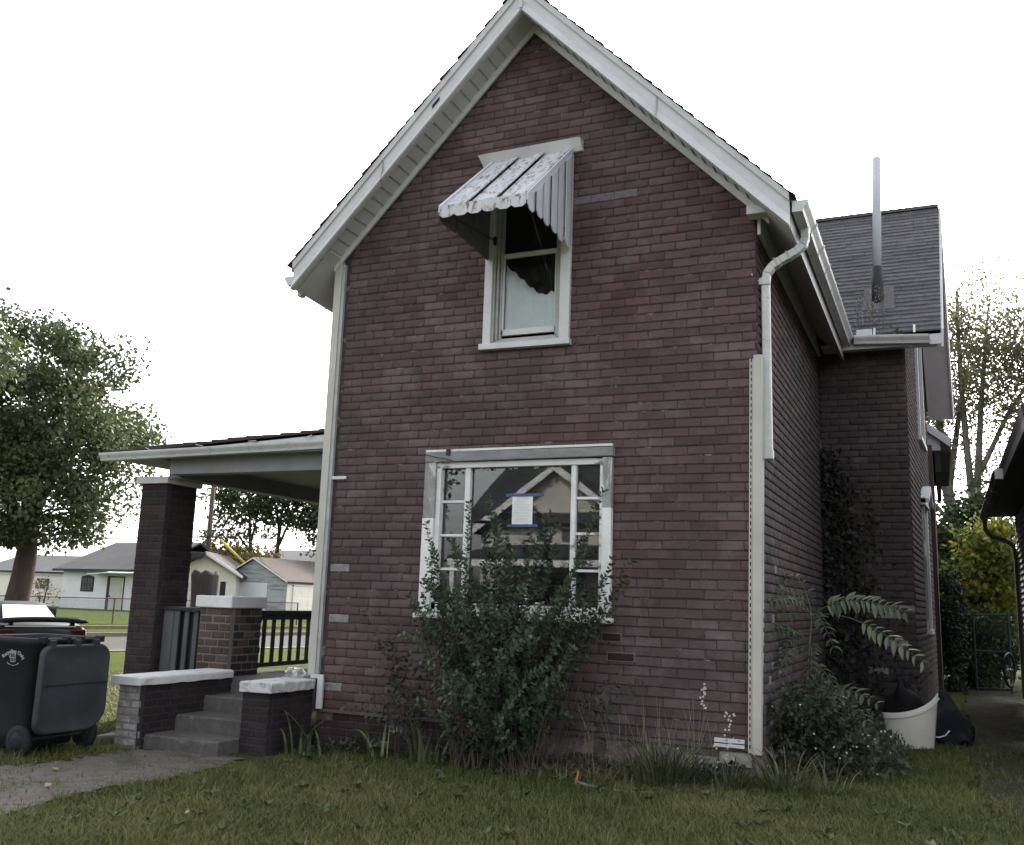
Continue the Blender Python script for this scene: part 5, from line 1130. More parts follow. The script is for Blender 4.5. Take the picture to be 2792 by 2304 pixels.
lumpy('bag', (-.5, 13.35, .25), (.26, .3, .42), M('black_bin_bag', (.010, .010, .012), None, 3, .8, bmp=.5, bsc=9, spec=.12), BG, 5)
TP = thing('tarpaulin', 'crumpled dark blue tarpaulin draped over a low pile beside the alley', 'tarpaulin', (0, 13.6, 0))
b = MB(); n1, n2 = 18, 16; V = []
r_ = random.Random(3)
for i in range(n1 + 1):
    for k in range(n2 + 1):
        u, v_ = i / n1, k / n2; x = -.24 + .46 * u + .10 * v_ * (u - .3); y = 12.95 + 1.3 * v_; h = .62 * (1 - abs(u - .32) ** 1.6 * 1.5) * min(1, .12 + 2.4 * v_ * (1.15 - v_)) if True else 0
        V.append((x, y, max(.01, h + .04 * math.sin(9 * u + 7 * v_) + .03 * math.sin(17 * v_ - 5 * u))))
b.add(V, [(i * (n2 + 1) + k, (i + 1) * (n2 + 1) + k, (i + 1) * (n2 + 1) + k + 1, i * (n2 + 1) + k + 1) for i in range(n1) for k in range(n2)])
o = b.build('sheet', M('blue_tarp', (.009, .011, .018), (.007, .008, .013), 5, .85, bmp=.4, bsc=12, spec=.12), TP, True); sm = o.modifiers.new('s', 'SOLIDIFY'); sm.thickness = .006
MB().tube([(-.26, 12.62, .02), (-.22, 12.66, .10), (-.17, 12.7, .14), (-.12, 12.72, .14), (-.06, 12.74, .16), (-.01, 12.75, .22)], .008, 6).build('rope', MT['white'], TP, True)
GT = thing('chain_link_gate', 'green shaded chain link gate on tube frame across the end of the alley', 'gate', (.8, 22, 0))
gm = M('green_grey_gate_tube', (.035, .048, .043), (.026, .036, .032), 4, .95, bmp=0, spec=.04)
for q in (((.52, 22, 1.56), (1.15, 22, 1.58)), ((.52, 22, .85), (1.15, 22, .85)), ((.52, 22, .12), (1.15, 22, .12)), ((.52, 22, .05), (.52, 22, 1.6)), ((1.15, 22, .05), (1.15, 22, 1.62))): MB().tube(q, .022, 8).build('frame_tube', gm, GT)
b = MB()
for k in range(-16, 7):
    for s in (1, -1):
        p0 = .54 + k * .09; a, c = max(p0, .54), min(p0 + 1.4, 1.13)
        if c > a:
            z = lambda q: .14 + ((q - p0) if s > 0 else 1.4 - (q - p0)); b.bar((a, 22, z(a)), (c, 22, z(c)), .005, .005)
b.build('chain_mesh', gm, GT, kind='stuff')
WH = thing('bicycle_wheel', 'bicycle wheel leaning by the grey house corner near the gate', 'wheel', (1.02, 20, .55))
b = MB(); b.tube([(1.02 + .10 * math.cos(a), 20 + .28 * math.cos(a), .60 + .29 * math.sin(a)) for a in [2 * math.pi * k / 28 for k in range(29)]], .022, 8, False); b.build('tyre', MT['tar'], WH, True)
b = MB()
for k in range(12): a = math.pi * 2 * k / 12; b.tube([(1.02, 20, .60), (1.02 + .10 * math.cos(a), 20 + .28 * math.cos(a), .60 + .29 * math.sin(a))], .003, 4)
b.build('spoke', galv, WH); MB().tube([(.99, 20.01, .6), (1.05, 19.99, .6)], .02, 8).build('hub', galv, WH)
# ================================================================== vegetation
def noise2(x, y, s):
    return (np.sin(x * s * 1.3 + 1.7 * np.sin(y * s * .9)) + np.sin(y * s * 1.7 + 1.3 * np.sin(x * s * 1.1 + 2)) + np.sin((x + y) * s * .7)) / 3
def norm_(a): return a / np.maximum(np.linalg.norm(a, axis=1, keepdims=True), 1e-9)
def leaf_geo(P, D, size, asp=.5, flat=.35):
    """leaf blades as rhombs: P base, D direction, size length; flat pulls the blade's normal upwards"""
    P = np.asarray(P, float); D = norm_(np.asarray(D, float)); n = len(P); size = np.broadcast_to(size, (n,)).astype(float)[:, None]
    nr = norm_(rng.normal(0, 1, (n, 3)) * (1 - flat) + np.array([0, 0, 1.0]) * flat * 2); Sd = norm_(np.cross(D, nr)); Nn = np.cross(Sd, D)
    V = np.stack([P, P + D * size * .5 + Sd * size * asp * .5 + Nn * size * .05, P + D * size, P + D * size * .5 - Sd * size * asp * .5 + Nn * size * .05], 1).reshape(-1, 3)
    return V, np.arange(4 * n).reshape(n, 4)
def leaf_obj(name, mat, P, D, size, parent=None, asp=.5, flat=.35, tint=None):
    V, F = leaf_geo(P, D, size, asp, flat)
    return mesh_np(name, V, F, mat, parent, fattr=rng.random(len(F)) if tint is None else tint)
def in_ellipsoids(n, ells, shell=.55):
    out = []; w_ = np.array([e[3] * e[4] * e[5] for e in ells], float); w_ = w_ / w_.sum()
    for e, k in zip(ells, rng.multinomial(n, w_)):
        d = norm_(rng.normal(0, 1, (k, 3))); r = (shell ** 3 + (1 - shell ** 3) * rng.random((k, 1))) ** (1 / 3)
        out.append(np.array(e[:3]) + d * r * np.array(e[3:6]))
    return np.concatenate(out)
def tree(name, label, base, top, r0, ells, ncl, nleaf, lsize, mats, barkm, group=None, cat='tree', spread=.55, shell=.5, forks=(), asp=.8, r1=.3, limbr=.05, sag=.25, flat=.2):
    base = Vector(base); T = thing(name, label, cat, base, group)
    tk = MB(); top = Vector(top); main = [base + (top - base) * f + Vector((math.sin(f * 5 + base.x) * r0 * .5, 0, 0)) for f in np.linspace(0, 1, 8)]; main[0].z -= .3
    tk.tube(main, [r0 * (1 + .35 * max(0, .12 - f) / .12) * (1 - (1 - r1) * f) for f in np.linspace(0, 1, 8)], 12)
    axes = [main]
    for (f, tip, rf) in forks:
        a = base + (top - base) * f; tip = Vector(tip); mid = a.lerp(tip, .5) + Vector((0, 0, -.08 * (tip - a).length * 0 + .06 * (tip - a).length)); pts = [a, a.lerp(mid, .5), mid, mid.lerp(tip, .5), tip]; tk.tube(pts, [rf, rf * .85, rf * .65, rf * .45, rf * .2], 9); axes.append(pts)
    cl = in_ellipsoids(ncl, ells, shell); allp = [p for ax in axes for p in ax[2:]]
    for c in cl:
        c = Vector(c); cand = min(allp, key=lambda p: (p - c).length + max(0, p.z - c.z) * 1.5); L = (c - cand).length
        if L < .1 or random.random() < .15: continue
        mid = cand.lerp(c, .5) + Vector((random.uniform(-.1, .1) * L, random.uniform(-.1, .1) * L, sag * L * .3)); rr = limbr * (.4 + L * .16)
        tk.tube([cand, cand.lerp(mid, .6) + Vector((0, 0, .03 * L)), mid, c], [rr, rr * .75, rr * .5, rr * .15], 5, False)
    tk.build('trunk', barkm, T, True)
    k = rng.integers(0, len(cl), nleaf); wt = rng.random(len(cl)); keep = wt[k] > rng.random(nleaf) * .5; k = k[keep]
    rad = spread * (.6 + .8 * rng.random(len(cl)))
    P = cl[k] + np.clip(rng.normal(0, 1, (len(k), 3)), -1.7, 1.7) * rad[k][:, None] * np.array([1, 1, .62])
    D = norm_(P - cl[k]) * .6 + rng.normal(0, .6, (len(k), 3)) + np.array([0, 0, -.35])
    ct = rng.random(len(cl)); tint = np.clip(ct[k] * .6 + rng.random(len(k)) * .4, 0, 1)
    leaf_obj('crown', mats, P, D, lsize * (.6 + .8 * rng.random(len(k))), T, asp, flat, tint); return T
L_maple = leafmat('maple_leaves', [(.027, .043, .020), (.041, .062, .025), (.056, .077, .030), (.075, .091, .035), (.105, .098, .040)], .6, .28)
L_dark = leafmat('dark_tree_leaves', [(.020, .036, .016), (.036, .055, .02), (.055, .075, .026)], .6, .25)
L_autumn = leafmat('turning_leaves', [(.05, .06, .02), (.12, .12, .035), (.20, .13, .04), (.22, .10, .035)], .6, .3)
L_airy = leafmat('haze_lightened_airy_leaves', [(.08, .09, .05), (.13, .135, .075), (.18, .18, .10)], .6, .5)  # leaf colours lightened to carry haze and the light from behind
L_yel = leafmat('back_lit_toned_yellow_green_leaves', [(.08, .12, .03), (.13, .17, .04), (.20, .22, .05), (.36, .30, .04)], .6, .5)  # yellow-green leaves, colours brightened for the light behind them
L_ever = leafmat('evergreen_needles', [(.010, .016, .010), (.018, .028, .016)], .7, .1)
L_priv = leafmat('glossy_privet_leaves', [(.020, .037, .021), (.032, .054, .029), (.050, .074, .040), (.09, .115, .06)], .45, .2)
L_privd = leafmat('dull_grey_green_leaves', [(.030, .036, .024), (.05, .056, .04), (.085, .088, .065)], .6, .2)  # dull grey-green leaf tones of the thin shrubs
L_sum = leafmat('pinnate_leaflets', [(.030, .042, .024), (.055, .072, .042), (.12, .14, .088)], .5, .25)
L_shr = leafmat('low_shrub_leaves', [(.018, .026, .014), (.034, .044, .024), (.06, .072, .042)], .6, .2)
L_vine = leafmat('creeper_leaves', [(.022, .024, .020), (.034, .038, .030)], .6, .15)
twig = M('brown_twig', (.07, .055, .04), (.05, .04, .03), 8, .9, bmp=0)
stemg = M('green_grey_stem', (.11, .11, .075), (.08, .085, .055), 8, .8, bmp=0)
petal = M('small_white_petals', (.48, .47, .44), (.40, .39, .33), 40, .8, bmp=0)

barkl = M('haze_lightened_bark', (.13, .12, .115), (.09, .083, .08), 6, .95)  # bark colour paled to stand for haze over the far trunks
# maple across the street, left
tree('maple_tree', 'big round leafy maple with thick trunk at the left, in front of the white cottage', (-31.9, 26, -.05), (-31.9, 26, 6.6), .50,
     [(-33.0, 26, 8.5, 5.0, 4.2, 3.6), (-30.6, 26.3, 7.0, 3.2, 3.5, 3.4), (-29.2, 26, 6.3, 2.3, 2.8, 2.6), (-37, 26, 7.4, 4.5, 4, 4.2), (-31, 25.6, 4.3, 3.2, 3.2, 1.6), (-32.2, 24.6, 3.5, 3.6, 2.0, 1.0)], 300, 100000, .155, L_maple, barkr, 'street trees',
     spread=.47, shell=.4, forks=((.45, (-29.6, 26, 8.0), .2), (.5, (-35.6, 25.6, 8.6), .24), (.62, (-31.2, 26.6, 10.2), .16), (.42, (-33.5, 24.8, 7), .15)), r1=.35, limbr=.07)
# near maple whose branch tips enter at the left edge
tree('maple_tree', 'nearby maple showing only yellowing branch tips at the upper left edge', (-19.5, 11.5, -.18), (-19.3, 11.6, 4.8), .3,
     [(-18.0, 13.2, 6.35, .7, .7, .65), (-20.4, 12.4, 7.0, 2.2, 2.0, 2.2), (-17.6, 13.2, 5.7, .35, .5, .35)], 60, 9000, .115, L_maple, barkr, 'street trees', spread=.36, forks=((.7, (-18.5, 13, 6.3), .08), (.8, (-20.6, 12, 8), .15)), limbr=.025, sag=.05)
tree('maple_tree', 'sprig of maple leaves hanging in the white sky at the left edge', (-13.6, 8.6, -.18), (-13.2, 8.6, 5), .16,
     [(-11.0, 8.1, 5.53, .42, .3, .2), (-13.2, 8.6, 6, 1.0, .8, .8)], 26, 2600, .09, L_maple, barkr, 'street trees', spread=.17, forks=((.8, (-11.1, 8.15, 5.55), .04),), limbr=.02)
# trees behind the garages
tree('shade_tree', 'open crowned dark tree just right of the utility pole', (-42.2, 53, 0), (-43.6, 53, 8.0), .22, [(-44.4, 53, 8.0, 2.4, 1.6, 1.6), (-45.2, 53, 5.7, 1.7, 1.4, .9), (-42.6, 53, 7.0, 1.4, 1.4, 1.8)], 70, 6000, .22, L_dark, bark, 'trees behind the garages', spread=.46, shell=.2, forks=((.5, (-45.4, 53, 6.1), .09), (.62, (-42.2, 53, 9), .09)))
tree('shade_tree', 'tall dark tree behind the roof of the grey garage', (-41.6, 54, 0), (-41.4, 54, 9.5), .22, [(-40.6, 54, 8.2, 2.6, 2, 2.4), (-41.8, 54, 9.6, 1.4, 1.2, 1.4)], 80, 8000, .22, L_dark, bark, 'trees behind the garages', spread=.5, shell=.2, forks=((.5, (-39.6, 54, 8.5), .1), (.55, (-42.6, 54, 9.2), .09)))
tree('shade_tree', 'dense dark tree above the red chimney, beside the house corner', (-37.8, 54, 0), (-37.4, 54, 8.5), .24, [(-37.6, 54, 7.3, 2.6, 2.2, 2.7), (-35.6, 54, 6.2, 2, 2, 2.4)], 90, 9500, .22, L_dark, bark, 'trees behind the garages', spread=.52, shell=.25, forks=((.5, (-36, 54, 7.6), .1),))
tree('autumn_tree', 'low bushy tree with orange and yellow leaves behind the yellow guy guard', (-43.2, 51.5, 0), (-43.2, 51.5, 3.4), .14, [(-44.0, 51.5, 3.7, 2.1, 1.4, 1.2), (-41.4, 51.5, 3.3, 1.5, 1.2, 1.2)], 60, 5200, .24, L_autumn, bark, None, spread=.42, shell=.2)
tree('bare_hedge', 'thin twiggy reddish shrub at the corner of the white cottage', (-46.4, 39.6, .1), (-46.3, 39.6, 1.4), .07, [(-46.4, 39.5, 1.2, .9, .5, .8)], 26, 260, .12, L_autumn, barkr, None, 'shrub', spread=.3, shell=.3, limbr=.035)
tree('distant_tree', 'spiky bare topped tree line left of the utility pole', (-47.5, 58, 0), (-47.5, 58, 4.0), .2, [(-47.5, 58, 4.0, 2.2, 1.5, 1.0)], 50, 2600, .22, L_autumn, bark, None, spread=.4, shell=.2)
# right: tall airy trees, yellow shrub, evergreen
tree('tall_tree', 'tall airy tree nearest the brick house with dark straight trunk, at the right', (.55, 35, 0), (.05, 35, 11.2), .22, [(.2, 35, 9.6, 1.9, 1.5, 2.6), (-.9, 35, 8.2, 1.4, 1.3, 2.2)], 190, 22000, .10, L_airy, barkl, 'tall trees behind the side yard', spread=.42, shell=.1, forks=((.45, (-.8, 35, 9.5), .12), (.5, (1.2, 35, 10.4), .12), (.4, (-1.6, 35, 6.8), .08)), limbr=.035)
tree('tall_tree', 'tall forked airy tree beside the grey neighbour roof, at the right', (1.05, 34, 0), (.85, 34, 12.2), .17, [(1.6, 34, 10.4, 1.7, 1.5, 2.4), (3.2, 34, 9.2, 1.8, 1.5, 2.6), (2.6, 34, 6.4, 1.6, 1.2, 2.0)], 230, 27000, .10, L_airy, barkl, 'tall trees behind the side yard', spread=.42, shell=.1, forks=((.33, (1.75, 34, 11.6), .13), (.45, (3.3, 34, 9.8), .1), (.3, (3.2, 34, 6.0), .07)), limbr=.035)
tree('leafy_shrub', 'large yellow-green shrub glowing at the end of the alley', (.95, 25.5, 0), (.9, 25.5, 2.2), .08, [(.95, 25.5, 1.9, .95, .9, 1.45), (1.15, 25.5, 3.2, .6, .6, .75), (.45, 25.6, 1.5, .5, .6, 1.0)], 150, 13000, .12, L_yel, twig, None, 'shrub', spread=.22, shell=.3, limbr=.02)
tree('leafy_shrub', 'dark green bushy tree between the brick house and the yellow-green shrub', (.15, 27.5, 0), (.15, 27.5, 3.2), .1, [(.1, 27.5, 2.6, .9, .9, 2.0), (.9, 27.8, 3.6, .8, .8, 1.2)], 110, 9500, .13, L_dark, twig, None, 'shrub', spread=.26, shell=.3, limbr=.02)
tree('leafy_shrub', 'low dark ivy covered shrub filling the space behind the chain link gate', (.8, 23.6, 0), (.8, 23.6, .8), .05, [(.85, 23.6, .75, .6, .5, .85)], 80, 7000, .09, L_dark, twig, None, 'shrub', spread=.16, shell=.2, limbr=.015)
tree('shade_tree', 'broad dark tree behind the viewer, mirrored in the left window panes', (-21.5, -14, 0), (-21.5, -14, 4), .3, [(-21.5, -14, 6, 3.2, 2.5, 3.8)], 120, 22000, .18, L_dark, bark, None, spread=.6, shell=.3)
tree('evergreen_shrub', 'narrow black-green evergreen against the far corner of the brick house', (.06, 22.4, 0), (.06, 22.4, 2.2), .05, [(.06, 22.4, 1.1, .22, .3, 1.3)], 60, 6000, .07, L_ever, twig, None, 'shrub', spread=.12, shell=.2, limbr=.01)
tree('tree_line', 'low leafy thicket closing the far end of the back garden', (3, 48, 0), (3, 48, 3), .2, [(-1, 48, 2.6, 4.5, 2, 2.6), (6, 48, 3, 4.5, 2, 3.0)], 160, 9000, .3, L_dark, bark, None, 'thicket', spread=.6, shell=.2)

# ------------------------------------------------------------------ the privet in front of the picture window
def stems_shrub(name, label, base, tips, brad, leafmat_, lsize, step, parentcat='shrub', stemmat=twig, r=.006, pair=True, asp=.55, start=.25, arch=.12, jit=.25, group=None):
    T = thing(name, label, parentcat, base, group); tk = MB(); P = []; D = []; Tt = []; base = Vector(base)
    for tip in tips:
        tip = Vector(tip); a = base + Vector((random.uniform(-1, 1) * brad[0], random.uniform(-1, 1) * brad[1], -.03)); L = (tip - a).length
        mid = a.lerp(tip, .5) + Vector(((a.x - tip.x) * .18, (a.y - tip.y) * .18, arch * L)); pts = []
        for f in np.linspace(0, 1, 9): pts.append(a * (1 - f) ** 2 + mid * 2 * f * (1 - f) + tip * f * f)
        tk.tube(pts, [r * (1.25 - f) for f in np.linspace(0, 1, 9)], 4, False); tb = random.random()
        n = int(L * (1 - start) / step)
        for i in range(n):
            f = start + (1 - start) * (i + random.random() * .3) / n; q = a * (1 - f) ** 2 + mid * 2 * f * (1 - f) + tip * f * f
            d = ((mid - a) * (1 - f) + (tip - mid) * f).normalized(); sd = d.cross(Vector((math.cos(i * 1.57), math.sin(i * 1.57), .3))).normalized()
            for s in ((1, -1) if pair else (1 if i % 2 else -1,)):
                P.append(q); v = d * .55 + sd * s + Vector((random.uniform(-jit, jit), random.uniform(-jit, jit), random.uniform(-jit, jit))); D.append(v); Tt.append(min(1, tb * .35 + random.random() * .35 + .3 * max(0, f - .55) / .45))
    tk.build('stem', stemmat, T, True, kind='stuff'); P = np.array([tuple(p) for p in P]); D = np.array([tuple(d) for d in D])
    o = leaf_obj('foliage', leafmat_, P, D, lsize * (.55 + .7 * rng.random(len(P))), T, asp, .3, np.array(Tt)); return T
tips = []
tall = [(-4.95, 2.35), (-4.55, 2.55), (-4.28, 2.52), (-4.2, 2.62), (-4.12, 2.3), (-3.95, 2.05), (-3.62, 2.12), (-3.5, 2.45), (-3.42, 2.3), (-3.02, 2.66), (-3.06, 2.4), (-5.05, 2.0), (-4.85, 2.1), (-3.15, 2.05), (-4.58, 2.2), (-4.35, 2.25), (-5.02, 1.75), (-3.75, 1.9), (-4.05, 2.05), (-2.95, 1.85), (-3.3, 1.8)]
for x, z in tall:
    for k in range(2 if z < 2.3 else 1): tips.append((x + random.gauss(0, .04), 8.95 + random.uniform(-.15, .2), z + random.uniform(-.35 * k - .05, .02)))
while len(tips) < 245:
    x = random.uniform(-5.3, -2.95); z = random.uniform(.15, 1.72); y = random.uniform(8.0, 9.35)
    hw = np.interp(z, [0, .3, .8, 1.3, 1.7, 2.0], [.5, .65, .82, .98, .95, .75]); c0 = np.interp(z, [0, .8, 2], [-4.1, -4.0, -4.05])
    if abs(x - c0) < hw * (1 - .25 * ((y - 8.75) / .8) ** 2) and y > np.interp(z, [0, .9, 2], [8.25, 8.05, 8.6]): tips.append((x, y, z))
stems_shrub('privet_bush', 'large dark green bush with upright sprays covering the lower half of the picture window', (-4.05, 8.95, -.08), tips, (.45, .22), L_priv, .062, .026, r=.007, start=.34)
tips = [(random.gauss(-5.45, .22), random.uniform(8.7, 9.35), random.uniform(.25, 1.75)) for _ in range(26)]
stems_shrub('wispy_shrub', 'thin dull leafed shrub against the brick, left of the large dark bush', (-5.1, 9.2, -.12), tips, (.3, .12), L_privd, .07, .06, r=.004, start=.4)
tips = [(random.gauss(-2.9, .16), random.uniform(8.8, 9.3), random.uniform(.5, 1.05)) for _ in range(8)] + [(random.gauss(-2.85, .1), 9.1, random.uniform(1.6, 2.1)) for _ in range(6)]
stems_shrub('wispy_shrub', 'sparse dull sprays reaching right from the large dark bush', (-3.5, 9.0, .1), tips, (.15, .1), L_privd, .07, .05, r=.004, start=.45)
# ------------------------------------------------------------------ low weedy shrub in the side yard with small white flowers
tips = []
while len(tips) < 300:
    x = random.uniform(-1.62, -.35); y = random.uniform(9.55, 11.2); hmax = np.interp(x, [-1.7, -1.3, -1.0, -.7, -.35], [.68, .95, .92, .62, .26]); z = hmax * random.uniform(.25, 1.0)
    tips.append((x, y, z))
sh = stems_shrub('weed_thicket', 'low dark weedy shrub dotted with tiny white flowers beside the corner post', (-1.15, 10.3, -.02), tips, (.4, .6), L_shr, .06, .032, r=.004, start=.3)
def flowers(par, pts, r, name='flower'):
    V = []; F = []
    for (x, y, z) in pts:
        for k in range(5):
            a = k * 1.257 + random.random(); c = (x + math.cos(a) * r, y + math.sin(a) * r * .6, z + math.sin(a) * r * .9); b0 = len(V)
            d = r * .75; V += [(c[0] - d, c[1] - .002, c[2]), (c[0], c[1] - .004, c[2] - d), (c[0] + d, c[1] - .002, c[2]), (c[0], c[1], c[2] + d)]; F.append((b0, b0 + 1, b0 + 2, b0 + 3))
    o = mesh_np(name, V, F, petal, par); o['kind'] = 'stuff'
flowers(sh, [(random.gauss(-.72, .16), 10.0 + random.uniform(-.35, .2), random.uniform(.06, .5)) for _ in range(24)] + [(random.uniform(-1.6, -.6), random.uniform(9.6, 9.9), random.uniform(.1, .75)) for _ in range(8)], .0055)
# ------------------------------------------------------------------ sapling with feathery compound leaves
SA = thing('sapling', 'young tree with long feathery compound leaves leaning by the corner post', 'sapling', (-1.30, 10.5, 0))
tk = MB(); tk.tube([(-1.36, 10.5, -.05), (-1.345, 10.52, .6), (-1.31, 10.58, 1.1), (-1.27, 10.6, 1.5)], [.016, .014, .012, .007], 7)
P = []; D = []; Ls = []; Tt = []
LFM = []
for k in range(6):
    V = []; F = []
    prof_ = [(0, .02), (.18, .30), (.42, .42), (.7, .30), (.9, .12), (1, .0)]
    for i, (f, w_) in enumerate(prof_): z = -.16 * f * f + random.uniform(-.02, .02); V += [(-w_ * .42, f, z + w_ * .22), (0, f, z), (w_ * .42, f, z + w_ * .22)]
    for i in range(5): F += [(3 * i, 3 * i + 1, 3 * i + 4, 3 * i + 3), (3 * i + 1, 3 * i + 2, 3 * i + 5, 3 * i + 4)]
    me = bpy.data.meshes.new('leaf'); me.from_pydata(V, [], F); me.materials.append(L_sum); me.attributes.new('tint', 'FLOAT', 'FACE').data.foreach_set('value', [k / 5] * len(F)); me.polygons.foreach_set('use_smooth', [True] * len(F)); LFM.append(me)
def leaflet(par, p, d, l, tt):
    o = bpy.data.objects.new('leaf', LFM[int(round(min(1, max(0, tt)) * 5))]); o.parent = par; o.location = Vector(p) - wl(par); d = Vector(d).normalized()
    upv = Vector((random.gauss(0, .25), -.35 + random.gauss(0, .2), 1)); x = d.cross(upv).normalized(); z = x.cross(d)
    o.rotation_euler = Matrix(((x.x, d.x, z.x), (x.y, d.y, z.y), (x.z, d.z, z.z))).to_euler(); l *= random.uniform(.62, .86); o.scale = (l * random.uniform(.8, 1.1), l, l * random.uniform(.6, 2.2)); COL.objects.link(o)
def frond(a, m_, t_, n, ls, tb, bare=.2):
    a, m_, t_ = Vector(a), Vector(m_), Vector(t_); q = lambda f: a * (1 - f) ** 2 + m_ * 2 * f * (1 - f) + t_ * f * f
    tk.tube([q(f) for f in np.linspace(0, 1, 8)], [.006 * (1.2 - f) for f in np.linspace(0, 1, 8)], 5, False)
    P, D, Ls, Tt = [], [], [], []
    for i in range(n):
        f = bare + (1 - bare) * i / (n - 1); d = ((m_ - a) * (1 - f) + (t_ - m_) * f).normalized(); s0 = d.cross(Vector((0, -.75, .65))).normalized()
        for s in (1, -1):
            P.append(q(f)); D.append(d * .55 + s0 * s + Vector((random.gauss(0, .08), random.gauss(0, .08), -.12 + random.gauss(0, .08)))); Ls.append(ls * (1.05 - .5 * max(0, f - .75)) * random.uniform(.85, 1.1)); Tt.append(min(1, max(0, tb + random.gauss(0, .12))))
    for p_, d_, l_, q_ in zip(P, D, Ls, Tt): leaflet(SA, p_, d_, l_, q_)
J = (-1.27, 10.6, 1.49)
frond(J, (-.95, 10.4, 1.78), (-.36, 10.3, 1.56), 15, .19, .75, .25); frond(J, (-.85, 10.3, 1.62), (-.22, 10.2, 1.10), 10, .17, .95, .55)
frond(J, (-1.45, 10.4, 1.85), (-1.8, 10.2, 1.74), 11, .14, .55, .2); frond(J, (-1.5, 10.3, 1.55), (-1.93, 9.98, 1.40), 10, .13, .5, .25)
frond(J, (-1.2, 10.3, 1.62), (-1.02, 10.2, 1.2), 10, .13, .35, .2); frond((-1.31, 10.58, 1.3), (-1.5, 10.5, 1.35), (-1.62, 10.3, .95), 10, .13, .3, .2)
frond(J, (-1.35, 10.7, 1.95), (-1.55, 10.8, 1.9), 9, .13, .6, .2); frond((-1.33, 10.55, 1.0), (-1.15, 10.4, 1.05), (-1.0, 10.2, .75), 9, .12, .2, .2)
frond((-1.33, 10.52, .8), (-1.7, 10.2, .75), (-1.9, 9.75, .40), 9, .12, .35, .3); frond((-1.33, 10.52, .55), (-1.0, 10.1, .8), (-.72, 9.9, .55), 10, .12, .6, .2)
frond(J, (-1.4, 10.2, 1.75), (-1.62, 9.95, 1.6), 10, .15, .5, .2); frond((-1.32, 10.55, 1.25), (-1.6, 10.2, 1.5), (-1.75, 9.9, 1.2), 10, .14, .4, .2)
frond((-1.33, 10.55, 1.1), (-1.45, 10.2, 1.3), (-1.52, 9.9, .9), 9, .14, .3, .2); frond((-1.33, 10.55, 1.2), (-1.2, 10.3, 1.25), (-1.25, 10.1, .85), 9, .13, .25, .2); frond((-1.33, 10.52, .6), (-1.0, 9.95, .95), (-.62, 9.85, .72), 10, .13, .5, .25)
tk.build('stem', stemg, SA, True); 
# ------------------------------------------------------------------ creeper in the angle of the wing
VI = thing('creeper', 'dark creeper climbing the shaded inner corner of the brick wing', 'vine', (-1.3, 14.6, .2))
n = 3000; x = XR + np.abs(rng.normal(0, .38, n)); z = rng.random(n) ** .8 * 3.9; x = XR + (x - XR) * np.interp(z, [0, 1.6, 3, 3.9], [1.5, 1.0, .75, .3]); y = WY0 - .03 - np.abs(rng.normal(0, .05, n))
leaf_obj('foliage', L_vine, np.stack([x, y, z], 1), rng.normal(0, 1, (n, 3)) + np.array([0, -.3, -.6]), .075 * (.6 + .8 * rng.random(n)), VI, .8, .1)
b = MB()
for k in range(9): x0 = XR + .05 + k * .07; b.tube([(x0, 14.7, 0), (x0 + random.uniform(-.1, .15), 14.71, 1.2), (x0 + random.uniform(-.1, .2), 14.71, 2.6), (XR + .1, 14.71, 3.4)], .007, 4, False)
b.build('stem', twig, VI, True, kind='stuff')
RW = thing('roof_weed', 'pale dried weed growing in the gutter angle of the wing roof', 'weed', (-.95, 14.4, 5.5))
b = MB(); P = []; D = []
for k in range(15):
    x0 = -.98 + random.uniform(0, .4); pts = [(x0, 14.36, 5.46), (x0 + random.gauss(0, .04), 14.3, 5.7), (x0 + random.gauss(0, .07), 14.28, 5.85 + random.random() * .4)]; b.tube(pts, .004, 4, False)
    for i in range(16): P.append(Vector(pts[1]).lerp(Vector(pts[2]), random.random()) + Vector((random.gauss(0, .03), random.gauss(0, .02), random.gauss(0, .04)))); D.append((random.gauss(0, 1), random.gauss(0, 1), random.gauss(0, 1)))
b.build('stem', stemg, RW, True, kind='stuff'); leaf_obj('leaf', leafmat('dry_weed_leaves', [(.2, .2, .2), (.32, .32, .30)], .8, .2), np.array([tuple(p) for p in P]), np.array(D), .035, RW)
GW = thing('gutter_seedling', 'small green seedling sprouting from the short wing gutter', 'weed', (-.5, 14.27, 5.45))
leaf_obj('leaf', L_sum, np.array([(-.50, 14.27, 5.46)] * 12) + rng.normal(0, .025, (12, 3)), rng.normal(0, 1, (12, 3)) + np.array([0, 0, .8]), .09, GW, .6, .2); MB().tube([(-.5, 14.27, 5.37), (-.5, 14.27, 5.5)], .005, 4).build('stem', stemg, GW)
box(-1.0, -.78, 14.24, 14.30, 5.42, 5.56).build('gutter_debris_panel', MT['white'], H, bevel=.012)

# ------------------------------------------------------------------ strap leaved clumps and weeds at the wall foot
def blades(specs, n=5):
    """specs: (base, dir_xy, height, reach, width); arching strap leaves"""
    V = []; F = []; T = []
    for (bx, by, bz, ang, h, rch, wd, tt) in specs:
        d = np.array([math.cos(ang), math.sin(ang)]); s = np.array([-d[1], d[0]]); b0 = len(V); dr = random.uniform(.2, .75)
        for i in range(n):
            f = i / (n - 1); r = rch * f ** 1.6; z = h * (f * (1 + dr) - dr * f ** 2.6) if rch > .3 * h else h * f; w_ = wd * (1 - f) ** .6 * (.6 + .4 * min(1, f * 4 + .3)) / 2 + .0004
            c = np.array([bx, by]) + d * r; V += [(c[0] - s[0] * w_, c[1] - s[1] * w_, bz + z), (c[0] + s[0] * w_, c[1] + s[1] * w_, bz + z)]
        for i in range(n - 1): F.append((b0 + 2 * i, b0 + 2 * i + 1, b0 + 2 * i + 3, b0 + 2 * i + 2)); T.append(min(1, max(0, tt + random.gauss(0, .1))))
    return V, F, T
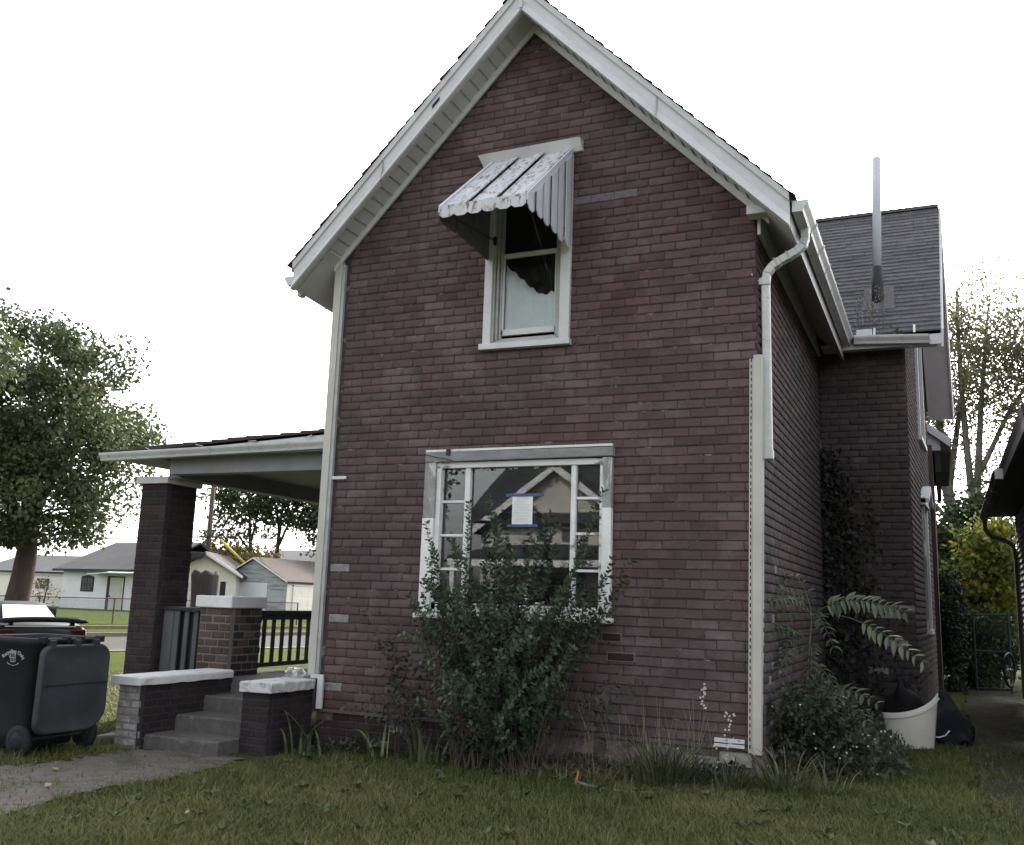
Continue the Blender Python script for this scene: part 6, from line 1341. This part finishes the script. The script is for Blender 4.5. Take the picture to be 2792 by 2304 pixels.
L_strap = leafmat('strap_leaves', [(.030, .040, .020), (.055, .068, .032), (.10, .105, .055), (.20, .17, .09)], .5, .25)
L_iris = leafmat('iris_blades', [(.045, .06, .038), (.08, .10, .05), (.16, .19, .07), (.25, .27, .09)], .5, .25)
def clump(name, label, cx, cy_, n, rad, h, reach, wd, mat, tb=.35, cat='plant', extra=()):
    z0 = float(gz(cx, cy_)); T = thing(name, label, cat, (cx, cy_, z0)); sp = []
    for _ in range(n):
        a = random.uniform(0, 2 * math.pi); r = rad * math.sqrt(random.random()); sp.append((cx + r * math.cos(a), cy_ + r * math.sin(a) * .6, z0 - .02, a + random.gauss(0, .5), h * random.uniform(.5, 1.1), reach * random.uniform(.4, 1.2), wd * random.uniform(.7, 1.2), min(1, max(0, random.gauss(tb, .22)))))
    V, F, Tt = blades(sp + list(extra), 6); mesh_np('blade', V, F, mat, T, fattr=Tt)['kind'] = 'stuff'; return T
clump('strap_leaf_clump', 'shaggy clump of arching strap leaves below the pale foundation stones', -2.35, 8.75, 190, .32, .42, .42, .016, L_strap, .35)
clump('strap_leaf_clump', 'smaller arching strap leaf clump under the weedy side shrub', -1.35, 8.9, 90, .22, .36, .42, .014, L_strap, .4)
clump('strap_leaf_clump', 'dark strap leaf tuft just left of the arching clump by the corner post', -1.78, 8.75, 60, .2, .26, .34, .012, L_strap, .25)
clump('strap_leaf_clump', 'loose pale strap leaf tuft at the edge of the side alley lawn', -.95, 9.0, 50, .2, .28, .36, .011, L_strap, .5)
clump('iris_clump', 'small fan of iris blades with one yellow-green leaf at the brick wall foot', -5.55, 9.05, 7, .1, .36, .12, .035, L_iris, .3, 'plant', [(-5.5, 9.0, -.17, 2.9, .32, .34, .05, .98), (-5.42, 9.02, -.17, 1.7, .52, .1, .04, .55), (-5.36, 9.02, -.17, 1.2, .5, .03, .024, .8)])
clump('iris_clump', 'dark sword leaved iris clump at the foot of the large dark bush', -4.85, 8.95, 16, .2, .48, .28, .036, L_iris, .15, 'plant')
clump('iris_clump', 'broad iris blades beside the shorter stair wall', -6.35, 8.85, 7, .14, .48, .3, .045, L_iris, .25, 'plant', [(-6.2, 8.9, -.17, 3.3, .5, .42, .05, .2), (-6.1, 8.9, -.17, 2.6, .3, .2, .03, .5)])
def stalks(name, label, pts, mat, r=.003, cat='weed', fl=None):
    T = thing(name, label, cat, (pts[0][0], pts[0][1], 0)); b = MB()
    for (x, y, h, lx, ly) in pts: z0 = float(gz(x, y)); b.tube([(x, y, z0 - .02), (x + lx * .35, y + ly * .35, z0 + h * .55), (x + lx, y + ly, z0 + h)], [r, r * .8, r * .4], 4, False)
    b.build('stalk', mat, T, True, kind='stuff')
    if fl: flowers(T, fl, .0065)
    return T
dry = M('dry_straw', (.24, .20, .14), (.17, .14, .1), 9, .9, bmp=0)
stalks('dry_stalks', 'thin upright dead stalks in front of the mossy foundation', [(random.uniform(-3.4, -1.95), random.uniform(8.9, 9.35), random.uniform(.35, .75), random.gauss(0, .08), random.gauss(0, .05)) for _ in range(46)], dry, .0028)
stalks('flowering_weed', 'tall weed stalks with small white flowers by the grey trim strip', [(-2.1, 9.2, .85, .01, 0), (-1.9, 9.2, .55, .05, 0), (-2.3, 9.2, .5, .12, 0), (-1.95, 9.15, .4, -.05, 0), (-2.0, 9.1, .35, .15, 0), (-1.85, 9.2, .65, .0, 0)], stemg, .0025, 'weed',
       [(-2.09 + random.gauss(0, .012), 9.19, .58 + random.random() * .26) for _ in range(16)] + [(-1.86 + random.gauss(0, .035), 9.17, random.uniform(.28, .6)) for _ in range(20)] + [(random.uniform(-2.35, -1.75), 9.12, random.uniform(.08, .34)) for _ in range(14)])
DS = thing('fallen_stick', 'broken bare stick with an orange fresh split lying in the grass', 'stick', (-2.9, 8.5, -.03))
MB().tube([(-3.02, 8.35, .0), (-2.9, 8.33, -.02), (-2.55, 8.25, -.02), (-2.3, 8.28, 0)], [.014, .012, .01, .006], 6).build('branch', MT['bare'], DS, True)
MB().tube([(-3.02, 8.33, -.02), (-3.0, 8.33, .10)], [.014, .006], 6).build('split_end', M('fresh_split_wood', (.32, .16, .08), None, 5, .9), DS)
n = 3200; x = rng.uniform(-6.5, -1.75, n); y = 9.42 - np.abs(rng.normal(0, .26, n)); hgt = np.clip(.10 + .12 * noise2(x, y * 0, 4) + .05 * noise2(x, y, 11), .02, .3); z = gz(x, y) + hgt * rng.random(n)
o = leaf_obj('undergrowth', L_shr, np.stack([x, y, z], 1), rng.normal(0, 1, (n, 3)) + np.array([0, -.3, .3]), .055 * (.5 + .9 * rng.random(n)), None, .5, .4); o['kind'] = 'stuff'; o['label'] = 'low weedy undergrowth along the foot of the brick front'; o['category'] = 'weeds'
# dead grass mat against the foundation
sp = [(random.uniform(-3.75, -2.0), random.uniform(8.5, 9.2), float(gz(-2.8, 9)) - .01, random.uniform(0, 6.28), random.uniform(.02, .16), random.uniform(.1, .35), .006, random.uniform(.5, 1)) for _ in range(700)]
V, F, Tt = blades(sp, 4); o = mesh_np('dead_grass', V, F, leafmat('dead_straw_blades', [(.07, .06, .035), (.13, .11, .065), (.22, .18, .11)], .8, .15), fattr=Tt); o['kind'] = 'stuff'; o['label'] = 'matted dead grass and litter in front of the old foundation'; o['category'] = 'dead grass'

# ------------------------------------------------------------------ lawn grass
L_grass = leafmat('lawn_blades', [(.053, .068, .018), (.086, .099, .026), (.126, .128, .040), (.20, .175, .085)], .6, .3)
def grass(name, label, n, x0, x1, y0, y1, h, wd, ok=None, mat=L_grass, tb=0):
    x = rng.uniform(x0, x1, n); y = rng.uniform(y0, y1, n); k = np.ones(n, bool)
    if ok is not None: k = ok(x, y)
    x, y = x[k], y[k]; n = len(x); z = gz(x, y); a = rng.uniform(0, 2 * np.pi, n); cl = noise2(x, y, 5) * .5 + noise2(x, y, 13) * .5
    hh = h * (.45 + .8 * rng.random(n)) * (1 + .35 * cl); ln = hh * rng.uniform(.3, 1.3, n); s = np.stack([-np.sin(a), np.cos(a), 0 * a], 1) * (wd * (.6 + .8 * rng.random(n)))[:, None] / 2; d = np.stack([np.cos(a), np.sin(a), 0 * a], 1)
    B = np.stack([x, y, z - .008], 1); Mi = B + d * (ln * .35)[:, None] + np.array([0, 0, 1]) * (hh * .65)[:, None]; Tp = B + d * ln[:, None] + np.array([0, 0, 1]) * (hh * .92)[:, None]
    V = np.stack([B - s, B + s, Mi + s * .8, Mi - s * .8, Tp + s * .12, Tp - s * .12], 1).reshape(-1, 3); i = np.arange(n)[:, None] * 6
    F = np.concatenate([i + np.array([0, 1, 2, 3]), i + np.array([3, 2, 4, 5])], 1).reshape(-1, 4)
    t_ = np.clip(.38 + tb + .30 * noise2(x, y, 1.6) + .12 * noise2(x, y, .8) + .15 * cl + rng.normal(0, .17, n), 0, 1); o = mesh_np(name, V, F, mat, fattr=np.repeat(t_, 2)); o['kind'] = 'stuff'; o['label'] = label; o['category'] = 'grass'; return o
def not_path(x, y):
    j = rng.normal(0, .09, len(x)), rng.normal(0, .09, len(x)); inp = path_in(x + j[0], y + j[1]); al = alley_in(x + j[0], y + j[1])
    st_in = (x > -8.5) & (x < -6.5) & (y > 8.15); hs = (x > XL) & (x < XR) & (y > 9.45); keep = np.where(inp, rng.random(len(x)) < .05, True) & np.where(al, rng.random(len(x)) < .4 * (y < 13) + .06, True)
    return keep & ~st_in & ~hs & ~((x > -8.6) & (x < -5) & (y > 9.6)) & ~((x > -1.7) & (x < -.35) & (y > 14.7))
grass('lawn_grass', 'short shaggy lawn grass in the shade of the brick house', 225000, -9.5, 1.3, 4.5, 9.5, .062, .0062, not_path)
grass('lawn_grass', 'straggling longer blades standing above the short lawn', 9000, -9.0, 1.0, 4.6, 9.4, .13, .0062, lambda x, y: not_path(x, y) & (noise2(x, y, 2.3) + .6 * noise2(x, y, 7) > .1), tb=.14)
grass('lawn_grass', 'dark grass of the side yard alley', 22000, -1.7, 1.0, 9.5, 15, .07, .007, not_path, tb=-.12)
grass('lawn_grass', 'grass behind the recycling cart', 34000, -16, -8.3, 7.5, 16, .07, .009, not_path, tb=.05)
P = []; D = []; Tt = []
for _ in range(90):
    x = random.uniform(-6.6, 1.0); y = random.uniform(5.1, 8.9); r = random.uniform(.04, .09)
    if path_in(np.array([x]), np.array([y]))[0]: continue
    for k in range(random.randint(7, 12)): a = random.uniform(0, 6.28); P.append((x, y, float(gz(x, y)) + .03)); D.append((math.cos(a), math.sin(a), random.uniform(.25, .8))); Tt.append(random.random() * .8)
o = leaf_obj('weeds', leafmat('broad_lawn_weeds', [(.035, .055, .022), (.06, .085, .035), (.10, .12, .05)], .55, .2), np.array(P), np.array(D), .085 * (.5 + .8 * rng.random(len(P))), None, .34, .6, np.array(Tt)); o['kind'] = 'stuff'; o['label'] = 'small broad leaved weeds scattered in the lawn'; o['category'] = 'weeds'
# fallen leaves
sp = []; fl_ = leafmat('fallen_leaf', [(.16, .13, .08), (.28, .26, .16), (.30, .29, .10)], .8, .1)
LV = [((-7.9, 6.9), 'large pale leaf on the worn path in front of the cart wheel', .09), ((-7.55, 6.8), 'buff curled leaf lying right of another on the gritty path', .085), ((-7.05, 6.25), 'tan leaf at the grass edge of the worn path', .085), ((-7.15, 5.72), 'broad tan leaf at the lower left corner where path meets grass', .11),
      ((-.9, 8.2), 'yellow-green leaf on the shaded lawn near the alley', .06), ((-3.1, 7.4), 'small pale leaf on the open middle of the lawn', .05), ((-2.4, 7.9), 'yellow leaf in the grass before the arching strap leaf clump', .06), ((-7.1, 8.2), 'white scrap of leaf at the foot of the concrete steps', .045), ((-5.2, 5.9), 'pale leaf low on the lawn at the bottom edge', .05)]
for (x, y), lb, sz in LV:
    z = float(gz(x, y)) + .045; V, F = leaf_geo([(x, y, z)], [(random.gauss(0, 1), random.gauss(0, 1), .25)], sz, .7, .8); T_ = mesh_np('fallen_leaf', V, F, fl_, fattr=[random.random()])
    T_['label'] = lb; T_['category'] = 'leaf'; T_['group'] = 'leaves fallen on the lawn and path'
n = 900; x = rng.uniform(-8.2, -6.4, n); y = rng.uniform(5.2, 8.5, n); k = path_in(x, y); x, y = x[k], y[k]; P = np.stack([x, y, gz(x, y) + .026], 1)
o = leaf_obj('gravel', MT['kerb'], P, np.concatenate([rng.normal(0, 1, (len(P), 2)), np.full((len(P), 1), .15)], 1), .012 + .02 * rng.random(len(P)), None, .8, .9); o['kind'] = 'stuff'; o['label'] = 'scattered grit and chips on the worn path'; o['category'] = 'gravel'
